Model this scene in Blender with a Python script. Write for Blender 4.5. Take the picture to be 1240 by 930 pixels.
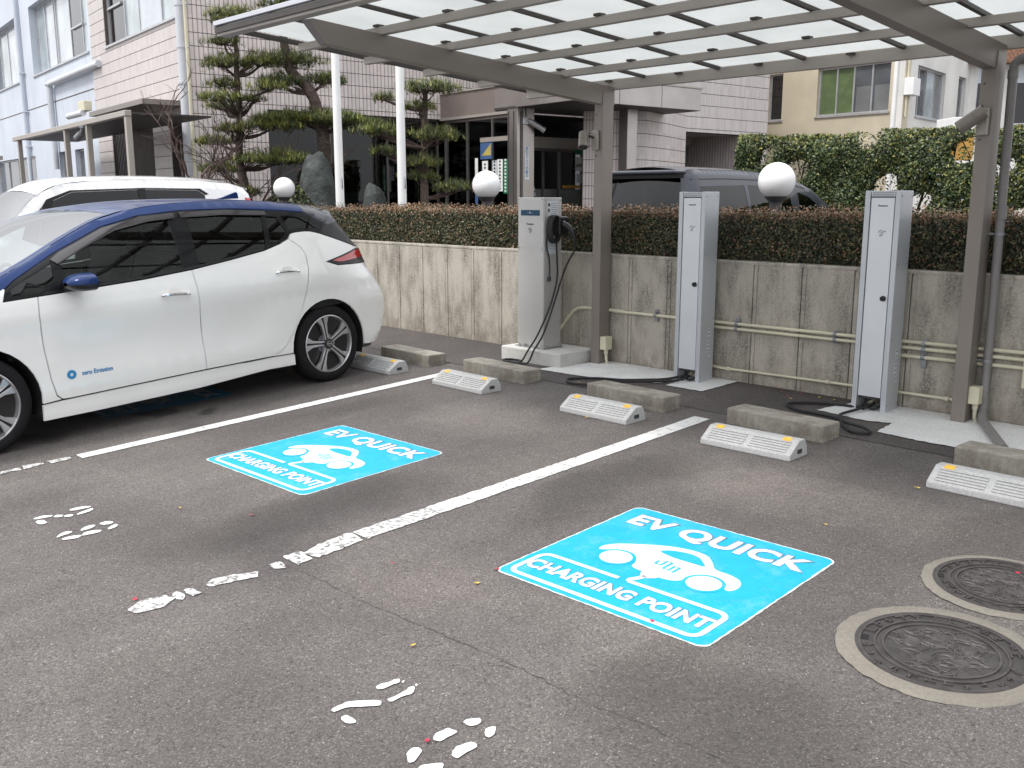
import bpy, bmesh, math, random
import numpy as np
from mathutils import Vector, Matrix
from mathutils.geometry import delaunay_2d_cdt
random.seed(7); rng = np.random.default_rng(7)
S = bpy.context.scene
C = S.collection
R = math.radians
PI = math.pi
for o in list(bpy.data.objects): bpy.data.objects.remove(o)

# ---------------------------------------------------------------- camera, sky, sun
cd = bpy.data.cameras.new('camera'); cam = bpy.data.objects.new('camera', cd); C.objects.link(cam)
cd.sensor_width = 36; cd.lens = 33.5; cd.clip_start = 0.05; cd.clip_end = 2000
cam.location = (0, 0, 1.65)
cam.rotation_euler = (PI/2 - 0.1927, 0.0, 0.8009)
S.camera = cam
S.render.resolution_x = 1024; S.render.resolution_y = 768
W = bpy.data.worlds.new('World'); S.world = W; W.use_nodes = True
nt = W.node_tree; nt.nodes.clear()
SUN_EL, SUN_AZ = 58.0, 200.0        # degrees; azimuth clockwise from +Y
sky = nt.nodes.new('ShaderNodeTexSky'); sky.sky_type = 'NISHITA'; sky.sun_disc = False
sky.sun_elevation = R(SUN_EL); sky.sun_rotation = R(SUN_AZ); sky.dust_density = 3; sky.air_density = 1.2
hs = nt.nodes.new('ShaderNodeHueSaturation'); hs.inputs['Saturation'].default_value = 0.35
nt.links.new(sky.outputs[0], hs.inputs['Color'])
tc = nt.nodes.new('ShaderNodeTexCoord'); sp = nt.nodes.new('ShaderNodeSeparateXYZ'); nt.links.new(tc.outputs['Generated'], sp.inputs[0])
mr = nt.nodes.new('ShaderNodeMapRange'); mr.inputs['From Min'].default_value = -0.05; mr.inputs['From Max'].default_value = 1
mr.inputs['To Min'].default_value = 4.8; mr.inputs['To Max'].default_value = 14.5
nt.links.new(sp.outputs['Z'], mr.inputs['Value'])
cn = nt.nodes.new('ShaderNodeTexNoise'); cn.inputs['Scale'].default_value = 2.2; cn.inputs['Detail'].default_value = 5
nt.links.new(tc.outputs['Generated'], cn.inputs['Vector'])
cr = nt.nodes.new('ShaderNodeMapRange'); cr.inputs['From Min'].default_value = .35; cr.inputs['From Max'].default_value = .65
cr.inputs['To Min'].default_value = .93; cr.inputs['To Max'].default_value = 1.05; nt.links.new(cn.outputs[0], cr.inputs['Value'])
mm = nt.nodes.new('ShaderNodeMath'); mm.operation = 'MULTIPLY'; nt.links.new(mr.outputs[0], mm.inputs[0]); nt.links.new(cr.outputs[0], mm.inputs[1])
cl = nt.nodes.new('ShaderNodeVectorMath'); cl.operation = 'SCALE'; cl.inputs[0].default_value = (.975, .99, 1.03); nt.links.new(mm.outputs[0], cl.inputs['Scale'])
mx = nt.nodes.new('ShaderNodeMix'); mx.data_type = 'RGBA'; mx.inputs['Factor'].default_value = 0.82   # a cloud layer in front of the clear sky
nt.links.new(hs.outputs[0], mx.inputs['A']); nt.links.new(cl.outputs[0], mx.inputs['B'])
bg = nt.nodes.new('ShaderNodeBackground'); bg.inputs['Strength'].default_value = 0.10
nt.links.new(mx.outputs['Result'], bg.inputs['Color'])
wo = nt.nodes.new('ShaderNodeOutputWorld'); nt.links.new(bg.outputs[0], wo.inputs[0])
sl = bpy.data.lights.new('sun', 'SUN'); sl.energy = 1.5; sl.angle = R(11); sl.color = (1, .96, .91)
sun = bpy.data.objects.new('sun', sl); C.objects.link(sun)
sd = Vector((math.sin(R(SUN_AZ))*math.cos(R(SUN_EL)), math.cos(R(SUN_AZ))*math.cos(R(SUN_EL)), math.sin(R(SUN_EL))))
sun.rotation_euler = sd.to_track_quat('Z', 'Y').to_euler(); sun.location = (0, 0, 20)
S.view_settings.view_transform = 'Standard'; S.view_settings.look = 'None'; S.view_settings.gamma = 1
S.view_settings.exposure = 0.88
S.render.engine = 'CYCLES'
S.cycles.max_bounces = 8; S.cycles.transparent_max_bounces = 16

GY = 0.0361
def gz(y): return GY*max(-25.0, min(y, 6.6))

# ---------------------------------------------------------------- materials
def srgb(r, g, b):
    f = lambda c: (c/255/12.92) if c/255 <= .04045 else ((c/255+.055)/1.055)**2.4
    return (f(r), f(g), f(b), 1)
MATS = {}
class NT:
    def __init__(s, name):
        s.m = bpy.data.materials.new(name); s.m.use_nodes = True; s.t = s.m.node_tree; s.t.nodes.clear(); MATS[name] = s.m
        s.out = s.n('ShaderNodeOutputMaterial')
    def n(s, t, **k):
        q = s.t.nodes.new(t)
        for a, v in k.items():
            if a.startswith('i_'): q.inputs[a[2:].replace('_', ' ')].default_value = v
            else: setattr(q, a, v)
        return q
    def l(s, a, b): s.t.links.new(a, b)
    def coord(s, scale=(1, 1, 1), kind='Object'):
        c = s.n('ShaderNodeTexCoord'); mp = s.n('ShaderNodeMapping'); mp.inputs['Scale'].default_value = scale
        s.l(c.outputs[kind], mp.inputs[0]); return mp.outputs[0]
    def noise(s, vec, scale, detail=4, rough=.55, lo=.35, hi=.65):
        q = s.n('ShaderNodeTexNoise', i_Scale=scale, i_Detail=detail, i_Roughness=rough); s.l(vec, q.inputs['Vector'])
        r = s.n('ShaderNodeMapRange'); r.inputs['From Min'].default_value = lo; r.inputs['From Max'].default_value = hi
        s.l(q.outputs[0], r.inputs['Value']); return r.outputs[0]
    def mix(s, f, a, b, mode='MIX'):
        q = s.n('ShaderNodeMix', data_type='RGBA', blend_type=mode)
        for sock, v in ((q.inputs['Factor'], f), (q.inputs['A'], a), (q.inputs['B'], b)):
            if isinstance(v, (int, float)): sock.default_value = v
            elif isinstance(v, tuple): sock.default_value = v if len(v) == 4 else (*v, 1)
            else: s.l(v, sock)
        return q.outputs['Result']
    def math(s, op, a, b=None):
        q = s.n('ShaderNodeMath', operation=op)
        for i, v in enumerate((a, b)):
            if v is None: continue
            if isinstance(v, (int, float)): q.inputs[i].default_value = v
            else: s.l(v, q.inputs[i])
        return q.outputs[0]
    def bsdf(s, col, rough=.5, metal=0, bump=None, bstr=.3, bdist=.01, **k):
        b = s.n('ShaderNodeBsdfPrincipled')
        for key, v in (('Base Color', col), ('Roughness', rough), ('Metallic', metal)):
            if isinstance(v, (int, float, tuple)): b.inputs[key].default_value = v
            else: s.l(v, b.inputs[key])
        for a, v in k.items(): b.inputs[a].default_value = v
        if bump is not None:
            q = s.n('ShaderNodeBump'); q.inputs['Strength'].default_value = bstr; q.inputs['Distance'].default_value = bdist
            s.l(bump, q.inputs['Height']); s.l(q.outputs[0], b.inputs['Normal'])
        s.l(b.outputs[0], s.out.inputs[0]); return b
def simple(name, col, rough=.5, metal=0, var=.12, scale=6, bump=0, bscale=60, bdist=.004, **k):
    """a plain material with a little tonal variation and fine relief"""
    n = NT(name); v = n.coord()
    if len(col) == 3: col = (*col, 1)
    dark = tuple(c*(1-var) for c in col[:3])+(1,); lite = tuple(min(1, c*(1+var*.6)) for c in col[:3])+(1,)
    c = n.mix(n.noise(v, scale, 5), dark, lite)
    bp = n.noise(v, bscale, 3, lo=0, hi=1) if bump else None
    n.bsdf(c, rough, metal, bp, bump, bdist, **k); return n.m

STAINS = [(-4.05, 2.5, .42, 1.0, .6, .42), (-3.15, 3.9, .30, 1.0, .5, .45), (-3.1, 2.35, .75, .35, .35, 1.4), (-2.3, 4.35, .9, .45, .5, 1.7), (-4.75, 4.3, .6, .5, .45, 1.7), (-5.2, 2.2, .5, .6, .3, 1.6),
          (-1.35, 4.5, .30, .6, .45, .5), (-1.5, 2.3, .6, .5, .5, .5), (-6.6, 2.0, .35, .25, .8, .2), (-6.75, 2.9, .18, .14, .8, .25), (-6.5, 3.2, .12, .10, .7, .25), (-4.4, 1.75, .8, .35, .35, .6), (-2.3, 1.3, 1.2, .5, .35, .62), (-3.7, 2.1, .5, .35, .4, .5), (-5.7, 3.6, .25, 1.0, .35, .55)]
def asphalt(name, base, speck, stains=True):
    n = NT(name); v = n.coord()
    v1 = n.n('ShaderNodeTexVoronoi', i_Scale=215.0); n.l(v, v1.inputs['Vector'])
    bw = n.n('ShaderNodeRGBToBW'); n.l(v1.outputs['Color'], bw.inputs[0])
    r1 = n.n('ShaderNodeMapRange'); r1.inputs['From Min'].default_value = .25; r1.inputs['From Max'].default_value = .8; n.l(bw.outputs[0], r1.inputs['Value'])
    b = np.array(base)
    c = n.mix(r1.outputs[0], tuple(b*.74)+(1,), tuple(b*1.30)+(1,))
    # occasional pale stones and rusty ones
    r2 = n.n('ShaderNodeMapRange'); r2.inputs['From Min'].default_value = .77; r2.inputs['From Max'].default_value = .86; n.l(bw.outputs[0], r2.inputs['Value'])
    c = n.mix(n.math('MULTIPLY', r2.outputs[0], speck), c, (.48, .455, .42, 1))
    v3 = n.n('ShaderNodeTexVoronoi', i_Scale=75.0); n.l(v, v3.inputs['Vector'])
    b3 = n.n('ShaderNodeRGBToBW'); n.l(v3.outputs['Color'], b3.inputs[0])
    r3 = n.n('ShaderNodeMapRange'); r3.inputs['From Min'].default_value = .8; r3.inputs['From Max'].default_value = .84; n.l(b3.outputs[0], r3.inputs['Value'])
    d3 = n.n('ShaderNodeMapRange'); d3.inputs['From Min'].default_value = .25; d3.inputs['From Max'].default_value = .12; n.l(v3.outputs['Distance'], d3.inputs['Value'])
    c = n.mix(n.math('MULTIPLY', n.math('MULTIPLY', r3.outputs[0], d3.outputs[0]), .8), c, (.62, .58, .52, 1))
    # dark pits between stones
    r4 = n.noise(v, 75, 4, .6, .33, .44)
    c = n.mix(r4, tuple(b*.42)+(1,), c)
    if stains:
        s1 = n.noise(n.coord((.9, .30, 1)), 1.3, 4, .6, .38, .66)      # broad wear along the bays
        c = n.mix(n.math('MULTIPLY', s1, .52), c, n.mix(1.0, c, (.5, .48, .48, 1), 'MULTIPLY'))
        s2 = n.noise(n.coord((1.0, .55, 1)), 1.1, 5, .6, .46, .70)
        c = n.mix(n.math('MULTIPLY', s2, .55), c, n.mix(1.0, c, (1.5, 1.47, 1.38, 1), 'MULTIPLY'))
        sx = n.n('ShaderNodeSeparateXYZ'); wv = n.n('ShaderNodeTexNoise', i_Scale=1.7, i_Detail=4.0); n.l(v, wv.inputs['Vector'])
        ad = n.n('ShaderNodeVectorMath', operation='SCALE'); n.l(wv.outputs['Color'], ad.inputs[0]); ad.inputs['Scale'].default_value = .55
        sm = n.n('ShaderNodeVectorMath', operation='ADD'); n.l(v, sm.inputs[0]); n.l(ad.outputs[0], sm.inputs[1]); n.l(sm.outputs[0], sx.inputs[0])
        for cx, cy, rx, ry, st, cc_ in STAINS:          # tyre tracks, oil and scuffed patches with a place of their own
            dx = n.math('DIVIDE', n.math('SUBTRACT', sx.outputs['X'], cx+.27), rx); dy = n.math('DIVIDE', n.math('SUBTRACT', sx.outputs['Y'], cy+.27), ry)
            q = n.math('ADD', n.math('MULTIPLY', dx, dx), n.math('MULTIPLY', dy, dy)); mr_ = n.n('ShaderNodeMapRange', interpolation_type='SMOOTHSTEP'); mr_.inputs['From Min'].default_value = 1.0; mr_.inputs['From Max'].default_value = .0
            n.l(q, mr_.inputs['Value']); c = n.mix(n.math('MULTIPLY', mr_.outputs[0], min(.9, st*1.35)), c, n.mix(1.0, c, (cc_, cc_*.98, cc_*.95, 1), 'MULTIPLY'))
        s3 = n.noise(v, 7, 5, .65, .42, .62)
        c = n.mix(n.math('MULTIPLY', s3, .16), c, tuple(b*.5)+(1,))
    bp = n.n('ShaderNodeTexVoronoi', i_Scale=150.0, feature='SMOOTH_F1'); n.l(v, bp.inputs['Vector'])
    bb = n.noise(v, 75, 5, .65, .25, .75)
    h = n.math('SUBTRACT', bb, n.math('MULTIPLY', bp.outputs['Distance'], .7))
    n.bsdf(c, .82, 0, h, .75, .004); return n.m
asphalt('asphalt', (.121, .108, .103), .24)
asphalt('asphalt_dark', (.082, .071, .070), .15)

def paint(name, col, under, lo, hi, scale=26, grain=True):
    """road paint that has worn through to the asphalt in places"""
    n = NT(name); v = n.coord()
    a = n.noise(v, scale, 8, .75, lo, hi)
    vv = n.n('ShaderNodeTexVoronoi', i_Scale=215.0); n.l(v, vv.inputs['Vector'])
    bw = n.n('ShaderNodeRGBToBW'); n.l(vv.outputs['Color'], bw.inputs[0])
    u = n.mix(bw.outputs[0], tuple(x*.6 for x in under)+(1,), tuple(x*1.4 for x in under)+(1,))
    dirt = n.noise(v, 9, 5, .6, .3, .7)
    cc = n.mix(dirt, tuple(x*.88 for x in col)+(1,), tuple(min(1, x*1.03) for x in col)+(1,))
    c = n.mix(a, cc, u)
    n.bsdf(c, .62, 0, n.noise(v, 90, 5, .6, .2, .8), .5, .003); return n.m
UA = (.12, .11, .105)
paint('line_paint', (.68, .68, .67), UA, .56, .66)
paint('line_paint_worn', (.66, .66, .65), UA, .46, .60, 40)
paint('line_paint_mid', (.68, .68, .67), UA, .51, .63, 48)
paint('number_paint', (.70, .70, .68), UA, .60, .68, 45)
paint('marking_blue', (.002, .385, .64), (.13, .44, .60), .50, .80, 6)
paint('marking_blue_shaded', (.004, .12, .22), (.05, .10, .14), .5, .7, 5); paint('marking_white_shaded', (.20, .22, .25), (.10, .14, .18), .5, .65, 14)  # darker copies of the marking paints, with the shade under the car coloured in
paint('marking_white', (.70, .73, .76), (.34, .58, .74), .56, .72, 14)

def concrete(name, col, dark=.45, streak=True, spk=1.0):
    n = NT(name); v = n.coord(); b = np.array(col)
    c = n.mix(n.noise(v, 70, 5, .7, .3, .7), tuple(b*.78)+(1,), tuple(b*1.15)+(1,))
    c = n.mix(n.math('MULTIPLY', n.noise(v, 2.3, 6, .62, .42, .62), .55), c, tuple(b*.72)+(1,))
    if streak:
        s = n.noise(n.coord((3.5, 3.5, 1.1)), 1.9, 6, .7, .43, .66)
        g = n.noise(v, 55, 5, .8, .42, .58)
        f = n.math('MULTIPLY', n.math('MULTIPLY', s, n.math('ADD', n.math('MULTIPLY', g, .75), .25)), .95*spk)
        c = n.mix(f, c, (b[0]*dark, b[1]*dark*.97, b[2]*dark*.92, 1))
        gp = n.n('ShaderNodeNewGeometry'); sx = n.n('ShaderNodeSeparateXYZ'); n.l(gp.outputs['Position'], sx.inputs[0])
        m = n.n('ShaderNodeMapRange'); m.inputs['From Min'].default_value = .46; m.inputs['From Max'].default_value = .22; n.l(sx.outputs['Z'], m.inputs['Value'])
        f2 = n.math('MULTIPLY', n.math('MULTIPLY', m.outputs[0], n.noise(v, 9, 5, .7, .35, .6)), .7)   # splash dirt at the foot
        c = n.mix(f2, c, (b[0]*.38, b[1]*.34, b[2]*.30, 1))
    n.bsdf(c, .88, 0, n.noise(v, 60, 6, .7, .2, .8), .5, .006); return n.m
concrete('wall_concrete', (.475, .437, .375), .20)
concrete('old_concrete', (.42, .395, .345), .5)
concrete('pale_concrete', (.62, .61, .58), .6, False)
concrete('pad_concrete', (.74, .74, .73), .6, False)
concrete('ring_concrete', (.215, .195, .165), .5, False)
concrete('stop_concrete', (.52, .52, .515), .55, False)
simple('taupe_metal', (.255, .225, .200), .42, .35, .06, 2, .1, 200)
simple('taupe_light', (.40, .365, .33), .45, .25, .06, 2)
simple('taupe_dark', (.060, .052, .048), .45, .2)
simple('stainless', (.46, .43, .41), .30, .85, .15, 1.2)
simple('steel_grey', (.30, .31, .33), .42, .7)
simple('silver_paint', (.58, .605, .64), .38, .45, .04, 3, .05, 300)
simple('silver_light', (.74, .765, .80), .36, .4, .04, 3)
simple('warm_silver', (.56, .55, .535), .42, .45, .05, 3, .05, 300)
simple('black_rubber', (.012, .012, .013), .6, 0, .2, 20)
simple('black_plastic', (.012, .012, .014), .35, 0, .1, 20)
simple('dark_grey', (.05, .05, .055), .5)
simple('cream_pvc', (.62, .58, .44), .45, 0, .12, 4)
simple('grey_pvc', (.20, .19, .185), .45, 0, .1, 4)
simple('white_paint', (.80, .80, .79), .5, 0, .05, 3)
simple('wall_white', (.66, .65, .62), .8, 0, .12, 1.0, .2, 60)
simple('globe_white', (.80, .80, .80), .22, 0, .02, 3, **{'Subsurface Weight': .2})
simple('reflector_yellow', (.85, .50, .03), .35, 0, .12, 30)
simple('amber', (.55, .16, .01), .3)
simple('cast_iron', (.062, .056, .055), .6, .3, .3, 18, .6, 70, .003)
simple('cast_iron_raised', (.078, .068, .066), .55, .3, .3, 18, .4, 90)
simple('display_blue', (.006, .06, .12), .3)
simple('label_grey', (.62, .66, .70), .5); simple('text_dark', (.03, .03, .035), .5)
simple('text_blue', (.02, .25, .55), .5); simple('blue_sign', (.07, .13, .28), .4); simple('yellow_sign', (.48, .38, .10), .4)
simple('green_sign', (.03, .20, .10), .4); simple('orange_sign', (.50, .28, .06), .5); simple('red_rubber', (.45, .05, .03), .6)
simple('blue_panel', (.56, .61, .68), .75, 0, .08, .6, .1, 30)
simple('cream_wall', (.55, .49, .37), .85, 0, .16, .7, .25, 40)
simple('pipe_white', (.56, .58, .62), .5, 0, .08, 2)
simple('frame_alu', (.55, .56, .58), .35, .6); simple('frame_dark', (.12, .11, .105), .4, .5)
simple('pane_curtain', (.42, .48, .50), .10, 0, .25, 1.2, **{'Coat Weight': .5})
simple('pane_light', (.55, .60, .64), .10, 0, .2, .9, **{'Coat Weight': .5})
simple('pane_dark', (.010, .010, .012), .06, 0, .5, 1.5, **{'Coat Weight': .6})
simple('pane_grey', (.09, .10, .11), .08, 0, .3, 1.2, **{'Coat Weight': .6})
simple('pane_mid', (.17, .18, .18), .15, 0, .2, 1.2)
simple('pane_green', (.10, .145, .065), .12, 0, .2, 4, **{'Coat Weight': .4})
simple('pane_teal', (.10, .26, .25), .15)
simple('reflection_grey', (.15, .165, .155), .25, 0, .3, 1.5)  # flat colour of the reflection in the lower door glass
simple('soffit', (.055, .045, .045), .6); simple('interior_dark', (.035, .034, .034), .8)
simple('brown_fascia', (.20, .165, .145), .55, 0, .15, 1)
simple('shutter_metal', (.11, .115, .12), .45, .5)
simple('bark', (.085, .062, .050), .9, 0, .45, 14, .9, 30, .02)
simple('bark_thin', (.075, .05, .042), .85, 0, .3, 14)
simple('rock', (.055, .064, .060), .85, 0, .5, 5, .9, 12, .03)
simple('leaf_red', (.55, .02, .06), .5); simple('leaf_yellow', (.60, .42, .06), .6); simple('roof_tile', (.26, .14, .09), .7, 0, .3, 8)
simple('litter', (.20, .13, .07), .8, 0, .5, 3)
simple('rust', (.18, .10, .07), .8)
for nm, c in dict(hl_dark=(.028, .038, .018), hl_mid=(.075, .086, .040), hl_olive=(.17, .155, .075), hl_rust=(.27, .16, .085), hl_red=(.28, .145, .09),
                  h2_dark=(.020, .038, .012), h2_mid=(.060, .090, .026), h2_lite=(.15, .18, .055), h2_yel=(.26, .23, .05),
                  pn_dark=(.045, .068, .022), pn_mid=(.145, .175, .045), pn_lite=(.31, .31, .08)).items():
    simple(nm, c, .5, 0, .3, 3, **{'Transmission Weight': 0.0})

def tile_mat(name, col, pitch, gap, depth=.55):
    n = NT(name); c = n.n('ShaderNodeTexCoord'); sx = n.n('ShaderNodeSeparateXYZ'); n.l(c.outputs['Object'], sx.inputs[0])
    u = n.math('ADD', sx.outputs['X'], sx.outputs['Y'])
    fr = n.math('FRACT', n.math('DIVIDE', u, pitch))
    g = n.math('LESS_THAN', fr, gap)
    fl = n.math('FLOOR', n.math('DIVIDE', u, pitch))
    wn = n.n('ShaderNodeTexWhiteNoise', noise_dimensions='2D'); cb = n.n('ShaderNodeCombineXYZ'); n.l(fl, cb.inputs[0])
    n.l(n.math('FLOOR', n.math('DIVIDE', sx.outputs['Z'], .262)), cb.inputs[1]); n.l(cb.outputs[0], wn.inputs['Vector'])
    b = np.array(col)
    cc = n.mix(wn.outputs['Value'], tuple(b*.9)+(1,), tuple(b*1.07)+(1,))
    cc = n.mix(n.math('MULTIPLY', n.noise(n.coord((1, 1, .35)), .9, 5, .6, .4, .7), .25), cc, tuple(b*.7)+(1,))
    cc = n.mix(n.math('MULTIPLY', g, depth), cc, tuple(b*.22)+(1,))
    h = n.math('SUBTRACT', 1.0, g)
    n.bsdf(cc, .45, 0, h, .6, .008); return n.m
tile_mat('tile_pink', (.60, .55, .535), .0475, .16, .22)
tile_mat('tile_pink_front', (.66, .585, .56), .095, .24, .66)
simple('joint_dark', (.10, .085, .08), .9)

def glassy(name, tint, ior=1.5, rough=.0, gl=(1, 1, 1, 1)):
    n = NT(name); f = n.n('ShaderNodeFresnel', i_IOR=ior); t = n.n('ShaderNodeBsdfTransparent'); t.inputs[0].default_value = (*tint, 1)
    g = n.n('ShaderNodeBsdfGlossy'); g.inputs['Roughness'].default_value = rough; g.inputs['Color'].default_value = gl
    m = n.n('ShaderNodeMixShader'); n.l(f.outputs[0], m.inputs[0]); n.l(t.outputs[0], m.inputs[1]); n.l(g.outputs[0], m.inputs[2])
    n.l(m.outputs[0], n.out.inputs[0]); return n.m
glassy('privacy_glass', (.025, .026, .028), 1.5, .01)
glassy('clear_glass', (.55, .62, .60), 1.5, .01)
glassy('windscreen', (.62, .66, .66), 5.0, .03)
glassy('shop_glass', (.42, .43, .43), 1.5, .01)
def carbonate():
    n = NT('polycarbonate'); v = n.coord()
    c = n.mix(n.noise(v, 1.2, 5, .6, .3, .7), (.475, .49, .485, 1), (.555, .565, .56, 1))
    tl = n.n('ShaderNodeBsdfTranslucent'); n.l(c, tl.inputs[0]); tr = n.n('ShaderNodeBsdfTransparent'); tr.inputs[0].default_value = (.93, .94, .94, 1)
    gl = n.n('ShaderNodeBsdfGlossy'); gl.inputs['Roughness'].default_value = .25
    a = n.n('ShaderNodeMixShader'); a.inputs[0].default_value = .85; n.l(tr.outputs[0], a.inputs[1]); n.l(tl.outputs[0], a.inputs[2])
    b = n.n('ShaderNodeMixShader'); b.inputs[0].default_value = .05; n.l(a.outputs[0], b.inputs[1]); n.l(gl.outputs[0], b.inputs[2])
    n.l(b.outputs[0], n.out.inputs[0])
carbonate()
def carpaint(name, col, rough=.28, metal=0.0, coat=1.0, cr_=.03, spec=.5):
    n = NT(name); v = n.coord(); b = np.array(col)
    c = n.mix(n.noise(v, 1.5, 4, .5, .3, .7), tuple(b*.96)+(1,), tuple(np.minimum(1, b*1.02))+(1,))
    n.bsdf(c, rough, metal, None, **{'Coat Weight': coat, 'Coat Roughness': cr_, 'Specular IOR Level': spec}); return n.m
carpaint('car_white', (.86, .86, .835)); carpaint('car_blue', (.004, .024, .105), .3, .1, .28, .05, .15); carpaint('car_trim', (.005, .005, .006), .35, 0, .25, .05, .2)
carpaint('van_grey', (.026, .030, .042), .3, .2, .6, .04, .4); carpaint('kei_white', (.80, .80, .80))
carpaint('smoke_visor', (.035, .03, .033), .2)
simple('tyre', (.011, .011, .012), .8, 0, .2, 12, **{'Specular IOR Level': .25}); simple('rim_silver', (.55, .55, .56), .28, .75); simple('rim_black', (.012, .012, .013), .3)
simple('chrome', (.75, .75, .76), .12, .95); simple('lamp_red', (.50, .008, .010), .12, 0, .2, 20, **{'Coat Weight': 1.0}); simple('seat_cloth', (.035, .035, .038), .8)
simple('under_black', (.010, .010, .010), .9); simple('lamp_clear', (.5, .52, .55), .1, .3)
M = MATS

# ---------------------------------------------------------------- mesh helpers
class MB:
    def __init__(s): s.v = []; s.f = []
    def add(s, vs, fs):
        b = len(s.v); s.v += [tuple(map(float, p)) for p in vs]; s.f += [tuple(i+b for i in f) for f in fs]; return s
    def box(s, x0, x1, y0, y1, z0, z1):
        return s.add([(x0,y0,z0),(x1,y0,z0),(x1,y1,z0),(x0,y1,z0),(x0,y0,z1),(x1,y0,z1),(x1,y1,z1),(x0,y1,z1)],
                     [(0,3,2,1),(4,5,6,7),(0,1,5,4),(1,2,6,5),(2,3,7,6),(3,0,4,7)])
    def beam(s, a, b, w, h, up=(0, 0, 1)):
        a, b = Vector(a), Vector(b); d = (b-a).normalized(); x = d.cross(Vector(up)).normalized(); u = x.cross(d)
        P = [p + x*i*w/2 + u*j*h/2 for p in (a, b) for i, j in ((-1,-1),(1,-1),(1,1),(-1,1))]
        return s.add(P, [(0,1,2,3),(7,6,5,4),(0,4,5,1),(1,5,6,2),(2,6,7,3),(3,7,4,0)])
    def cyl(s, a, b, r0, r1=None, n=16, caps=True):
        if r1 is None: r1 = r0
        a, b = Vector(a), Vector(b); d = (b-a).normalized(); x = d.orthogonal().normalized(); y = d.cross(x)
        P = [p + (x*math.cos(2*PI*k/n)+y*math.sin(2*PI*k/n))*r for p, r in ((a, r0), (b, r1)) for k in range(n)]
        F = [(k, (k+1) % n, n+(k+1) % n, n+k) for k in range(n)]
        if caps: F += [tuple(range(n))[::-1], tuple(range(n, 2*n))]
        return s.add(P, F)
    def tube(s, pts, r, n=8, rads=None):
        pts = [Vector(p) for p in pts]; P = []; x = None
        for i, p in enumerate(pts):
            d = (pts[min(i+1, len(pts)-1)]-pts[max(i-1, 0)]).normalized()
            x = d.orthogonal().normalized() if x is None else (x-d*x.dot(d)).normalized()
            y = d.cross(x); rr = rads[i] if rads else r
            P += [p+(x*math.cos(2*PI*k/n)+y*math.sin(2*PI*k/n))*rr for k in range(n)]
        F = [(i*n+k, i*n+(k+1) % n, (i+1)*n+(k+1) % n, (i+1)*n+k) for i in range(len(pts)-1) for k in range(n)]
        F += [tuple(range(n))[::-1], tuple(range((len(pts)-1)*n, len(pts)*n))]
        return s.add(P, F)
    def lathe(s, prof, c=(0, 0, 0), n=32, axis='z'):
        P = []
        for r, h in prof:
            for k in range(n):
                a = 2*PI*k/n; q = (r*math.cos(a), r*math.sin(a), h)
                if axis == 'y': q = (q[0], q[2], -q[1])
                if axis == 'x': q = (q[2], q[0], q[1])
                P.append((q[0]+c[0], q[1]+c[1], q[2]+c[2]))
        m = len(prof)
        return s.add(P, [(i*n+k, i*n+(k+1) % n, (i+1)*n+(k+1) % n, (i+1)*n+k) for i in range(m-1) for k in range(n)])
    def prism(s, poly, z0, z1):
        n = len(poly); P = [(x, y, z0) for x, y in poly]+[(x, y, z1) for x, y in poly]
        return s.add(P, [tuple(range(n))[::-1], tuple(range(n, 2*n))]+[(k, (k+1) % n, n+(k+1) % n, n+k) for k in range(n)])
def obj(name, mb, mat, parent=None, bevel=0, smooth=False, seg=2, kind=None, angle=40):
    me = bpy.data.meshes.new(name); me.from_pydata(mb.v, [], mb.f); me.update()
    for m_ in (mat if isinstance(mat, (list, tuple)) else [mat]): me.materials.append(M[m_] if isinstance(m_, str) else m_)
    if smooth:
        me.polygons.foreach_set('use_smooth', [True]*len(me.polygons)); me.set_sharp_from_angle(angle=R(angle))
    o = bpy.data.objects.new(name, me); C.objects.link(o)
    if parent: o.parent = parent
    if bevel:
        b = o.modifiers.new('bevel', 'BEVEL'); b.width = bevel; b.segments = seg; b.limit_method = 'ANGLE'; b.angle_limit = R(35); b.harden_normals = False
    if kind: o['kind'] = kind
    return o
def fix(o):
    bm = bmesh.new(); bm.from_mesh(o.data); bmesh.ops.recalc_face_normals(bm, faces=bm.faces); bm.to_mesh(o.data); bm.free(); return o
def tag(o, label, cat, group=None):
    o['label'] = label; o['category'] = cat
    if group: o['group'] = group
    return o
def thing(name, label, cat, loc=(0, 0, 0), rz=0, group=None, rx=0):
    o = bpy.data.objects.new(name, None); C.objects.link(o); o.location = loc; o.rotation_euler = (rx, 0, rz); o.empty_display_size = .1
    return tag(o, label, cat, group)
def copy_thing(r, loc, rz=None, label=None):
    def cp(o, par):
        c = o.copy(); C.objects.link(c)
        if par: c.parent = par
        for ch in list(o.children): cp(ch, c)
        return c
    n = cp(r, None); n.location = loc
    if rz is not None: n.rotation_euler[2] = rz
    if label: n['label'] = label
    return n
def struct(name, mb, mat, **k):
    return obj(name, mb, mat, kind='structure', **k)
def text(name, s, size, mat, parent, M4, bold=0.0, ext=0.0, sx=1.0, align='CENTER', space=1.0):
    cu = bpy.data.curves.new(name, 'FONT'); cu.body = s; cu.size = size; cu.bevel_depth = bold; cu.bevel_resolution = 0; cu.extrude = ext; cu.align_x = align; cu.align_y = 'CENTER'; cu.space_character = space
    t = bpy.data.objects.new(name+'_tmp', cu); C.objects.link(t)
    dg = bpy.context.evaluated_depsgraph_get(); me = bpy.data.meshes.new_from_object(t.evaluated_get(dg)); bpy.data.objects.remove(t)
    me.transform(M4 @ Matrix.Diagonal((sx, 1, .06, 1))); me.materials.clear(); me.materials.append(M[mat]); me.name = name
    o = bpy.data.objects.new(name, me); C.objects.link(o)
    if parent: o.parent = parent
    return o
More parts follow.
